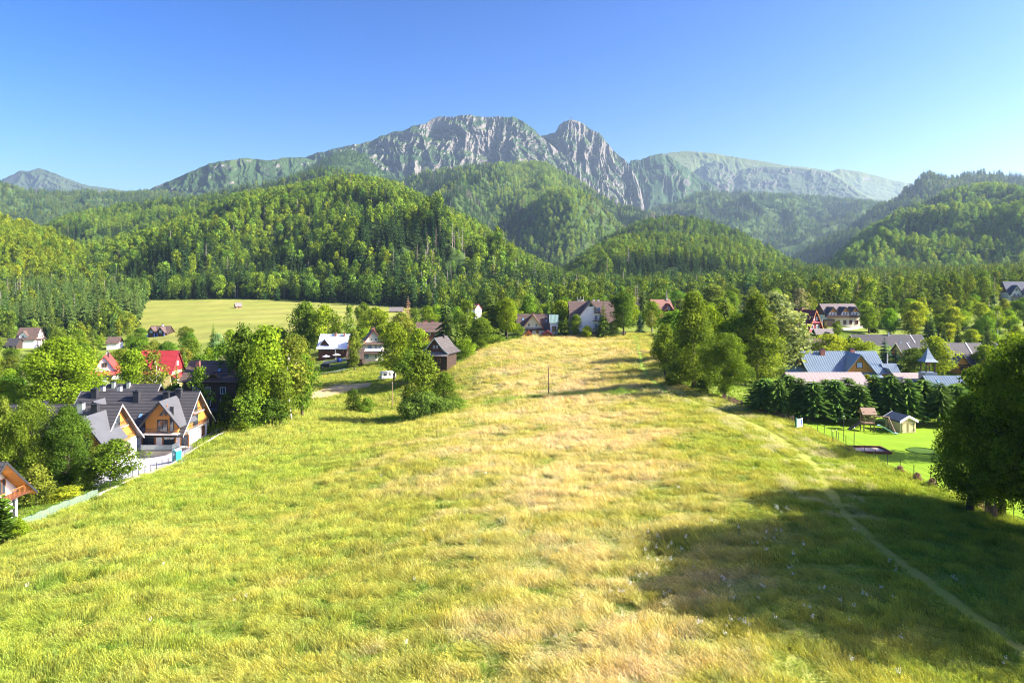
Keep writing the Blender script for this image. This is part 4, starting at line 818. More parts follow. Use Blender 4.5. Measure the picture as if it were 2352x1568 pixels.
h = House('low dark roof among trees near the meadow edge', 264, 385, -12.5, 6, 7, 3.6, 2.8, radians(10), R_BROWN, W_WHITE, W_RUST, .6, .5, 0, 'house'); h.wins('R', (-1, 1), 1.2, 1.0, 1.3)
# middle
h = House('long timber house under a pale metal roof with parasols in front', 770, 288, -4.8, 11.4, 10, 2.9, 5.0, 0, R_WHITE, W_RUST, W_RUST, .9, .6, .15, 'house', seams=.8); h.wins('F', (-4, -1.4, 1.4, 4), .8, 1.4, 1.5, fr=FR_WOOD); h.chimney(.4, -.6, .7); h.dormer(-3.2, 3.4, -4.4, 3.6, .8, 2.0, W_RUST, R_WHITE, .5); h.chimney(4.0, -.8, .6, .6, .6)
h = House('cream three-storey house with brown gable roof on the meadow edge', 857, 259, -4.6, 9.5, 7.6, 7.2, 4.9, radians(-76), R_BROWN, W_CREAM, None, .8, .9, .2, 'house', barge=R_MAROON)
h.wins('R', (-.85, .85), 8.0, .8, 1.0); h.wins('R', (.8, 2.3), 4.9, .8, 1.4, glass=GLASS_B); h.win('R', -1.4, 4.4, 1.5, 2.0, glass=GLASS_B, name='balcony_door'); h.wins('R', (.8, 2.4), 1.5, .8, 1.3); h.balcony('R', -.2, 4.2, 7.2, 1.2, R_BROWN, FR_W, solid=True)
h.part('pent_roof', R_BROWN, lambda b: (b.prism([(4.75, 7.6), (6.1, 6.9), (6.1, 6.7), (4.75, 7.4)], 1, -4.2, 4.2), b.prism([(4.75, 4.0), (6.2, 3.5), (6.2, 3.3), (4.75, 3.8)], 1, -4.2, 4.2)))
h.part('round_window', GLASS_B, lambda b: b.prism([(.7 * cos(k * pi / 6) - 2.4, 2.2 + .7 * sin(k * pi / 6)) for k in range(12)][::-1], 0, 4.7, 4.8)); h.part('stone_plinth', W_STONE, lambda b: b.box2((4.74, -3.85, -3), (4.86, 3.85, .7)))
h.chimney(1.5, -.4, .6, .5, .5); h.chimney(-2, .5, .5, .5, .5)
h = House('low brown wing with steep roof attached beside the cream house', 818, 252, -4.2, 5.4, 5, 1.9, 3.2, 0, R_BROWN, W_DARK, None, .7, .5, .2, 'outbuilding', cat='outbuilding'); h.win('F', -.6, -.2, 1.6, 1.9, FR_WOOD, name='door')
h = House('red-brown timber chalet with sweeping grey roof behind the hillside bush', 1012, 209, .2, 7.4, 7.4, 4.0, 4.4, radians(-108), R_DKGREY, W_DARK, W_RUST, .9, .9, .35, 'house', barge=METAL_L)
h.wins('R', (-.5, .5), 5.2, .6, .9); h.wins('R', (-1.6, 1.2), 1.0, 1.0, 1.3, fr=FR_WOOD); h.chimney(-1.5, .2, .5, .7, .7, METAL_D); h.part('pent_roof', R_GREY, lambda b: b.prism([(h.W / 2, 4.3), (h.W / 2 + 1.7, 3.2), (h.W / 2 + 1.7, 3.0), (h.W / 2, 4.1)], 1, -4.4, 4.4))
h = House('long brown roof with brick chimneys between the tall spruces', 987, 305, 1.0, 10.6, 8.5, 2.6, 3.6, radians(5), R_BROWN, W_RUST, W_RUST, .8, .7, .1, 'house'); h.chimney(-2, 0, .7, 1.6, .7); h.chimney(1.2, 0, .6, 1.4, .7); h.wins('F', (-3, 0, 3), .7, 1.2, 1.3)
h = House('white house with dark half-timbered gable roof at the crest of the field', 1229, 267, 4.8, 13.2, 9.6, 2.6, 5.3, radians(-3), R_BROWN, W_WHITE, W_RUST, .8, .6, .15, 'house')
h.dormer(-.7, 7.4, -5.3, 2.7, .5, 4.7, W_WHITE, R_BROWN, .7, FR_WOOD, gable=W_CREAM); h.wins('F', (-2.2, .6), 3.2, .8, 1.5, y0=-5.3); h.part('pent_roof', R_DARK, lambda b: b.prism([(-6.3, 2.5), (-4.75, 3.1), (-4.75, 2.95), (-6.3, 2.35)], 0, -6.6, 6.6)); h.wins('F', (-4.9, -1.6, 1.0, 4.2), .6, 1.1, 1.4, fr=FR_WOOD); h.chimney(-.8, .2, .6); h.chimney(2, .1, .4, .6, .6); skylight(h, -4.6, .4); skylight(h, 4.4, .5)
h = House('small glazed porch with grey-green sheet roof beside the white house', 1272, 262, 5.2, 3.0, 4, 4.8, 2.6, 0, m_plain('green_sheet', (.22, .32, .30), .4, .15, .5), W_WHITE, None, .3, .3, 0, 'porch', cat='porch', seams=.5); h.win('F', 0, 1, 1.8, 2.4)
# hotel
h = House('large white hotel with huge dark roof and stacked balconies above the field', 1357, 264, 6.2, 16.2, 13.5, 4.2, 7.4, 0, R_BROWN, W_WHITE, None, .9, .6, .1, 'hotel', cat='hotel')
h.dormer(-1.0, 12.4, -h.D / 2 - 1.6, 0, 4.0, 7.7, W_WHITE, R_BROWN, .7, None); yy = -h.D / 2 - 1.6
for zz in (1.5, 4.6, 7.6): h.balcony('F', 1.9, zz, 4.4 if zz < 7 else 3.4, 1.4, METAL_D, FR_WOOD, y0=yy); h.wins('F', (1.0, 2.8) if zz < 7 else (.6, 2.0), zz + .05, 1.2, 2.0, y0=yy, glass=GLASS_B, name='balcony_door')
h.part('gable_glazing', GLASS, lambda b: b.prism([(-1.9, 9.9), (-.1, 9.9), (-1.0, 11.3)], 1, yy - .06, yy + .02)); h.part('retaining_wall', W_STONE, lambda b: b.box2((-7.6, yy - .9, -3), (12, yy - .2, .5)))
for k, x in enumerate((-4.6, -3.4, 1.2, 3.0)): h.chimney(x, .4, .7, .9, .7, W_CREAM)
for k in (-1, 0, 1): h.part('antenna', METAL_L, lambda b: b.tube([(-4 + k * 1.2, .4, 11.5), (-4 + k * 1.2, .4, 13.4)], .05, 4))
h = House('small wooden garden hut with red-brown gable by the white house', 1213, 254, 4.6, 2.4, 2.4, 1.6, 1.1, radians(90), R_MAROON, W_ORANGE, None, .3, .3, 0, 'garden_hut', cat='hut'); h.win('L', 0, .2, .9, 1.3, FR_WOOD, W_RUST, name='door', bars=0)
h = House('wide low wooden gazebo with brown roof by the white house', 1257, 253, 4.8, 4.2, 3.2, 1.5, 1.1, radians(90), R_MAROON, W_RUST, None, .4, .4, 0, 'gazebo', cat='gazebo'); h.win('L', 0, .3, 1.2, 1.0, FR_WOOD)
# reddish house with spire
h = House('reddish-roofed chapel-like house with thin wooden spire behind the trees', 1516, 345, 7.5, 9.5, 8, 4.4, 4.2, radians(12), m_roof('rusty_tiles', (.22, .10, .075), .35), W_RUST, W_RUST, .7, .7, .15, 'chapel', cat='chapel'); h.dormer(2.4, 4, -4.6, 3.4, .8, 2.6, W_RUST, R_MAROON, .6); h.win('F', 2.4, 3.8, 1.2, 1.3, y0=-4.6)
h.part('spire', R_GREY, lambda b: [b.add([(3.6 - q, -q, z0) for q in (s,)] + [(3.6 + s, -s, z0), (3.6 + s, s, z0), (3.6 - s, s, z0), (3.6, 0, z1)], [(0, 1, 4), (1, 2, 4), (2, 3, 4), (3, 0, 4), (3, 2, 1, 0)]) for s, z0, z1 in ((.9, 8.2, 10.0), (.42, 9.0, 14.2))])
# right
h = House('narrow red-shingled house with white ground floor and blue-paned gable windows', 1848, 239, 5.6, 8.4, 7.8, 2.6, 7.4, radians(-62), R_MAROON, W_WHITE, R_MAROON, .8, .7, .12, 'house', barge=FR_WOOD)
h.wins('R', (-.9, .9), 6.6, .9, 1.2, glass=GLASS_B, n0=.07); h.wins('R', (-1.8, 1.2), 3.5, 1.5, 1.5, n0=.07); h.wins('R', (-1.8, 1.4), .6, 1.4, 1.4, n0=.0); h.part('pent_roof', R_MAROON, lambda b: (b.prism([(4.2, 3.3), (5.2, 2.6), (5.2, 2.4), (4.2, 3.1)], 1, -4.4, 4.4), b.prism([(4.2, 6.3), (4.9, 5.8), (4.9, 5.6), (4.2, 6.1)], 1, -2.6, 2.6))); skylight(h, 0, .5); h.chimney(-1, 0, .6)
h = House('brown-roofed white guest house with two pointed dormers above the road', 1922, 286, 7.2, 14.2, 10, 4.4, 4.4, radians(6), m_roof('mauve_shingles', (.15, .12, .12), .4, .6, .2), W_CREAM, W_RUST, .8, .7, .15, 'guest_house', cat='house')
for q in (-5.2, .2, 4.4): h.dormer(q, 3.4, -5.7, 4.2, 1.5, 2.0, W_WHITE, R_DARK, .5, None, gable=W_WOOD); h.wins('F', (q - .6, q + .6), 4.4, .8, 1.2, y0=-5.7)
h.wins('F', (-5, -2.4, .4, 3, 5.6), .6, 1.3, 1.7, fr=FR_WOOD); h.balcony('F', -1, 3.6, 14.6, 1.6, W_RUST, W_DARK, solid=True, rh=.9); h.part('veranda', W_DARK, lambda b: b.box2((-9.4, -6.2, -2), (-4.6, -5.2, 2.6)))
h = House('small dark-tiled house with white gable dormer below the red house', 1889, 224, 4.4, 5.0, 7, 2.6, 3.0, 0, R_GREY, W_WHITE, W_DARK, .6, .5, 0, 'house'); h.dormer(.4, 2.4, -3.6, 2.4, .7, 1.6, W_WHITE, R_DARK, .4); h.win('F', .4, 2.6, 1.0, 1.0, FR_WOOD, y0=-3.6)
h = House('low brown shed roof in front of the small dark-tiled house', 1874, 212, 3.2, 6.4, 6, 2.2, 2.4, radians(-4), R_BROWN, W_DARK, None, .6, .5, 0, 'outbuilding', cat='outbuilding'); h.wins('F', (-1.5, 1.5), .5, 1.1, 1.2)
h = House('long low dark-tiled hall behind the yellow-leaved tree', 2034, 240, -1.2, 23.0, 12, 3.4, 4.6, radians(-2), R_DARK, W_RUST, W_WOOD, .8, .7, .1, 'house', barge=METAL_L); h.wins('F', (-9, -5, -1, 3, 7, 10), .8, 1.4, 1.4); skylight(h, 3.5, .6); skylight(h, 6.2, .6); h.part('firewall', METAL_L, lambda b: b.prism([(-6.6, 3.2), (0, 8.2), (0, 8.05), (-6.6, 3.05)], 0, 8.2, 8.5)); h.chimney(.8, -.4, .9, .5, .5, METAL_L)
h = House('dark-tiled house with skylight below the long hall', 2099, 220, -1.4, 10.0, 11, 2.9, 4.2, radians(-2), R_DARK, W_RUST, W_WOOD, .8, .7, .1, 'house', barge=METAL_L); h.wins('F', (-3, 3), .8, 1.4, 1.4, fr=FR_WOOD); h.part('firewall', METAL_L, lambda b: b.prism([(-6, 2.8), (0, 7.3), (0, 7.15), (-6, 2.65)], 0, -2.4, -2.1))
h = House('dark-tiled timber house with honey dormers at the lane end', 2208, 196, -.5, 8.8, 11, 3.4, 5.0, radians(-3), R_DARK, W_WOOD, W_WOOD, .9, .8, .15, 'house', barge=METAL_L); h.dormer(2.4, 3.8, -6.3, 3.1, .4, 2.1, W_WOOD, R_SLATE, .7, gable=W_WOOD); h.dormer(-3.6, 3.4, -6.3, 3.1, .4, 2.1, W_WOOD, R_SLATE, .7); h.wins('F', (-3, 0, 2.8), 1.0, 1.2, 1.5, fr=FR_WOOD); h.part('firewall', METAL_L, lambda b: b.prism([(-6, 3.2), (0, 8.65), (0, 8.5), (-6, 3.05)], 0, 1.0, 1.3)); h.part('tarpaulin', m_plain('black_tarpaulin', (.012, .013, .016), .5, .3, 1), lambda b: b.prism([(-9.5, .6), (-6.9, 2.6), (-6.9, 2.4), (-9.5, .4)], 0, -2.6, 3.4))
h = House('dark-roofed white house almost hidden behind the nearest right-hand tree', 2312, 214, .4, 7.0, 8, 3.0, 3.0, 0, R_DARK, W_WHITE, None, .9, .8, .1, 'house'); h.wins('F', (-2, 1.6), .8, 1.3, 1.4)
h = House('far hillside villa with navy roof and white pointed gable', 2330, 404, 14.2, 12, 9, 4.6, 6.2, radians(-6), m_roof('navy_tiles', (.05, .07, .12), .4), W_WHITE, W_RUST, .7, .7, .1, 'villa', cat='house'); h.dormer(-2.2, 6, -5.6, 1.6, 2.4, 4.8, W_WHITE, m_plain('navy_sheet', (.05, .07, .12), .5), .6); h.wins('F', (-3.2, -1.2), 2.4, 1.1, 1.4, y0=-5.6); h.win('F', -2.2, 5.4, 1.2, 1.4, y0=-5.6); h.balcony('F', -2.2, 2.0, 6, 1.2, W_RUST, W_RUST, y0=-5.6)
h = House('rust-roofed villa wing with sunlit roof at the right picture edge', 2378, 398, 14.0, 7, 9, 4.0, 6.0, radians(90), m_roof('ochre_tiles', (.45, .36, .2), .4), W_WHITE, W_RUST, .7, .7, .1, 'villa', cat='house'); h.wins('L', (-1.5, 1.5), 1, 1.2, 1.5)
# blue-roofed chalet and its yard
h = House('long chalet with blue-grey seamed metal roof and honey timber gable', 1922, 182, -1.0, 19.6, 11.4, 3.2, 4.8, 0, R_BLUE, W_WOOD, W_DARK, 1.0, .6, .30, 'chalet', cat='chalet', seams=.62)
xd = X(1974, 175.5) - h.e.location.x; yy = -h.D / 2 - .7
h.dormer(xd, 8.0, yy, 3.1, .05, 4.75, W_ORANGE, R_BLUE, .8); h.win('F', xd + .05, 4.4, 1.5, 1.5, FR_D, m_glass('bright_pane', (.5, .6, .75), .05), y0=yy, bars=0)
h.part('pent_roof', R_BLUE, lambda b: b.prism([(yy - 1.7, 2.2), (yy, 3.1), (yy, 2.9), (yy - 1.7, 2.0)], 0, xd - 4.6, xd + 5.4)); h.wins('F', (-8, -4, 0, xd), .7, 1.4, 1.4, fr=FR_WOOD); h.chimney(X(1889, 181) - h.e.location.x, -.9, .7, 1.2, .8, BRICK); h.chimney(X(1960, 181) - h.e.location.x, -.3, .7, 1.1, .8, BRICK)
h.win('L', 0, 4.2, 1.1, 1.3, FR_WOOD, n0=.07); h.part('side_roof', R_BLUE, lambda b: b.prism([(-h.W / 2 - 2.4, 2.3), (-h.W / 2, 3.9), (-h.W / 2, 3.7), (-h.W / 2 - 2.4, 2.1)], 1, -5.8, 5.4))
h.part('side_roof', R_BLUE, lambda b: b.prism([(h.W / 2, 4.4), (h.W / 2 + 2.0, 1.9), (h.W / 2 + 2.0, 1.7), (h.W / 2, 4.2)], 1, -7.4, 4.0))
h = House('brick annex with small blue roof and steel flue beside the blue-roofed chalet', 2041, 178, -1.4, 3.4, 3.6, 3.6, 2.0, 0, R_BLUE, BRICK, None, .4, .3, .3, 'annex', cat='annex', seams=.5)
h.part('flue', METAL_L, lambda b: b.tube([(-.3, 0, 4), (-.3, 0, 8.2)], .14, 8)); [h.part('arched_vent', GLASS, lambda b: b.box((q * .6, -1.82, 2.6), (.28, .06, .5))) for q in (-2, -1, 0, 1, 2)]
h = House('low building with faded pink sheet roof in front of the blue-roofed chalet', 1890, 153, -.2, 16.4, 11.5, 2.3, 3.2, radians(1), R_PINK, W_RUST, W_RUST, .5, .4, 0, 'outbuilding', cat='outbuilding'); h.wins('F', (-6, -2, 2, 6), .5, 1.2, 1.2)
h = House('low pink-tiled roof between the annex and the turret', 2082, 172, -1.2, 6.8, 7, 2.0, 1.8, 0, R_PINK, W_RUST, None, .4, .3, 0, 'outbuilding', cat='outbuilding'); h.wins('F', (-2, 1), .5, 1, 1.2)
h = House('blue sheet-roofed house with right-hand sweeping eaves below the turret', 2162, 166, -1.6, 7.2, 7, 1.8, 2.5, radians(-4), R_BLUE, W_WOOD, W_WOOD, .9, .8, .4, 'house', seams=.6); h.wins('F', (-2, 1.4), .8, 1.2, 1.3, fr=FR_WOOD); skylight(h, -1.6, .5)
def turret():
    e = empty('bell_turret', (X(2131, 168), 168, -1.6), 0, 'open wooden bell turret with pointed blue roof above the garden trees', 'turret')
    b = MB(); b.box2((-1.45, -1.45, -2), (1.45, 1.45, 5.0)); b.build('base', R_BLUE, e)
    for sx in (-1, 1):
        for sy in (-1, 1): b = MB(); b.box((sx * 1.1, sy * 1.1, 6.4), (.22, .22, 2.8)); b.build('post', W_DARK, e)
    b = MB(); b.box2((-1.25, -1.25, 7.72), (1.25, 1.25, 7.9)); b.build('beam', W_DARK, e); b = MB(); prof = [(2.0, 7.6), (1.25, 8.3), (.75, 9.3), (.32, 10.3), (.02, 11.1)]
    v = [(r * cos(pi / 4 + k * pi / 2) * 1.2, r * sin(pi / 4 + k * pi / 2) * 1.2, z) for r, z in prof for k in range(4)]
    b.add(v, [[i * 4 + k, i * 4 + (k + 1) % 4, (i + 1) * 4 + (k + 1) % 4, (i + 1) * 4 + k] for i in range(4) for k in range(4)] + [[3, 2, 1, 0]]); b.build('roof', R_BLUE, e)
    b = MB(); b.tube([(0, 0, 7.6), (0, 0, 7.2), (0, 0, 6.7)], [.1, .3, .42], 8); b.build('bell', BRICK, e)
turret()
h = House('pale timber garden shed with double doors and navy felt roof', 2068, 114, gz(2068, 113), 3.4, 2.9, 2.1, .75, radians(-80), m_plain('navy_felt', (.05, .075, .12), .8, .2, 2), PALEWOOD, None, .25, .25, 0, 'garden_shed', cat='shed', barge=FR_W)
for q in (-1, 1): h.win('R', q * .6, .08, 1.14, 1.85, PALEWOOD, PALEWOOD, name='door', bars=0, fw=.12); h.part('hinge', METAL_D, lambda b: [b.box((h.W / 2 + .16, q * .95, z), (.04, .4, .07)) for z in (.5, 1.5)])
h = House('lone grey hay hut on the far mown meadow', 547, 560, float(ground_xy(X(547, 560), 560)), 4.6, 4.2, 1.9, 2.4, radians(35), R_GREY, TIMBER, None, .4, .4, 0, 'hay_hut', cat='hut'); h.win('F', 0, .1, 1.2, 1.5, FR_WOOD, W_DARK, name='door', bars=0)
h = House('long grey barn roof beside the brown dead conifer', 911, 520, float(ground_xy(X(911, 520), 520)) - .4, 9.6, 6, 1.4, 2.6, 0, R_GREY, TIMBER, None, .5, .4, 0, 'barn', cat='barn'); h.win('F', 1, .1, 2, 1.2, FR_WOOD, W_DARK, name='door', bars=0)
h = House('distant red roof glimpsed over the trees beside the spruce', 1094, 430, 4.0, 4.2, 5, 4.0, 3.0, radians(-50), R_REDSHEET, W_WHITE, None, .4, .4, 0, 'house'); h.win('R', 0, 1.5, 1.2, 1.3)
# ------------------------------------------------------------------ trees one can tell apart
KINDS = {}
def kind(key, name, crown, R, trunk):
    KINDS[key] = (name, crown, R, trunk)
for i, (sh, R, ba) in enumerate([('oval', 3.1, .10), ('round', 3.6, .14), ('tall', 2.3, .10), ('oval', 3.4, .16)]):
    me, C = leafy_mesh('leafy_crown', 500 + i, R, ba, sh, 84, 80, .215, 1.2, LEAF_O, wob=.26); kind('leaf%d' % i, 'leafy_tree', me, R * 1.05, trunk_mesh('leafy_trunk', 500 + i, C, .26, BARK))
for i, (sh, R) in enumerate([('round', 3.7), ('oval', 3.3)]):
    me, C = leafy_mesh('broad_crown', 520 + i, R, .06, sh, 230, 190, .10, .95, LEAF_O, wob=.24); kind('big%d' % i, 'leafy_tree', me, R * 1.05, trunk_mesh('broad_trunk', 520 + i, C, .28, BARK, nlimb=24))
for i in range(2):
    me, C = leafy_mesh('birch_crown', 530 + i, 1.7, .2, 'tall', 46, 40, .22, .95, LEAF_O, wob=.3); kind('birch%d' % i, 'birch_tree', me, 1.9, trunk_mesh('birch_trunk', 530 + i, C, .13, BIRCHBARK, nlimb=8))
me, C = leafy_mesh('poplar_crown', 540, 2.9, .06, 'tall', 110, 70, .22, 1.05, LEAF_O, wob=.24); kind('poplar', 'silver_poplar', me, 3.1, trunk_mesh('poplar_trunk', 540, C, .24, BARK))
for i in range(2):
    me, C = leafy_mesh('shrub_crown', 550 + i, 4.6, 0, 'bush', 70, 60, .32, 1.7, LEAF_O, wob=.2); kind('bush%d' % i, 'shrub', me, 5.0, trunk_mesh('shrub_stem', 550 + i, C, .2, BARK, nlimb=6, top=.5))
me, C = leafy_mesh('thicket_crown', 555, 12.5, 0, 'bush', 210, 85, .40, 2.5, LEAF_O, wob=.2); kind('thicket', 'shrub', me, 13.2, trunk_mesh('thicket_stem', 555, C, .3, BARK, nlimb=14, top=.4))
for i in range(3): kind('spruce%d' % i, 'spruce_tree', conifer_mesh('spruce_crown', 560 + i, (1.9, 1.6, 2.3)[i], (.08, .05, .1)[i], 19, 9, 3, NEEDLE_O, leafw=.26, droop=.5), (2.0, 1.7, 2.4)[i], trunk_mesh('spruce_trunk', 560 + i, None, .17, BARK, top=.96, nlimb=0, lean=.04))
for i in range(2): kind('row%d' % i, 'spruce_tree', conifer_mesh('row_crown', 570 + i, 3.0, .24, 22, 13, 4, NEEDLE_O, leafw=.15, droop=.22, power=.36, ragged=.42), 3.0, trunk_mesh('row_trunk', 570 + i, None, .2, BARK, top=.96, nlimb=0, lean=.05))
for i in range(2): kind('larch%d' % i, 'larch_tree', leafy_mesh('larch_crown', 580 + i, 2.9, .05, 'cone', 210, 100, .12, .72, LEAF_O, wob=.16)[0], 3.1, trunk_mesh('larch_trunk', 580 + i, None, .2, BARK, top=.97, nlimb=0, lean=.1))
kind('thuja', 'thuja_shrub', conifer_mesh('thuja_crown', 590, 1.9, .0, 16, 9, 2, NEEDLE_O, leafw=.4, droop=-.5, power=.6), 2.0, trunk_mesh('thuja_stem', 590, None, .1, BARK, top=.7, nlimb=0, lean=.02))
kind('dead', 'dead_conifer', conifer_mesh('dead_crown', 595, 2.2, .12, 15, 8, 3, NEEDLE_O, leafw=.14, droop=.35, ragged=.4), 2.3, trunk_mesh('dead_trunk', 595, None, .15, DEADWOOD, top=1.0, nlimb=0, lean=.03))
BRT, MIDG, DEEP, YEL, OLV, PALE, DKC, LARC, BRN, BLUESP, SPR = (.22, .32, .022), (.15, .235, .025), (.10, .17, .022), (.30, .38, .03), (.20, .25, .035), (.25, .31, .13), (.10, .185, .032), (.165, .24, .028), (.26, .16, .10), (.06, .12, .07), (.085, .135, .025)
_tr = random.Random(77); TREES = []
def tree(key, x, y, z, h, w, tint, label, group=None, cat='tree'):
    name, cm, R, tm = KINDS[key]
    e = empty(name, (x, y, z - .05), _tr.uniform(0, 6.28), label, cat, group); e.scale = (w / (2 * R), w / (2 * R), h / 10)
    t = link('trunk' if name != 'shrub' else 'stem', tm, None, e); c = link('crown', cm, None, e); k = _tr.uniform(.9, 1.12)
    c.color = (tint[0] * k * _tr.uniform(.92, 1.1), tint[1] * k, tint[2] * k, 1); TREES.append((x, y, w)); return e
def ptree(key, u, vtop, Y, wpx, tint, label, group=None, vb=None, cat=None):
    z = gz(u, Y) if vb is None else Zp(vb, Y); h = Zp(vtop, Y) - z
    return tree(key, X(u, Y), Y, z, h, wpx / F * Y, tint, label, group, cat or ('shrub' if key.startswith(('bush', 'thuja', 'thicket')) else 'tree'))
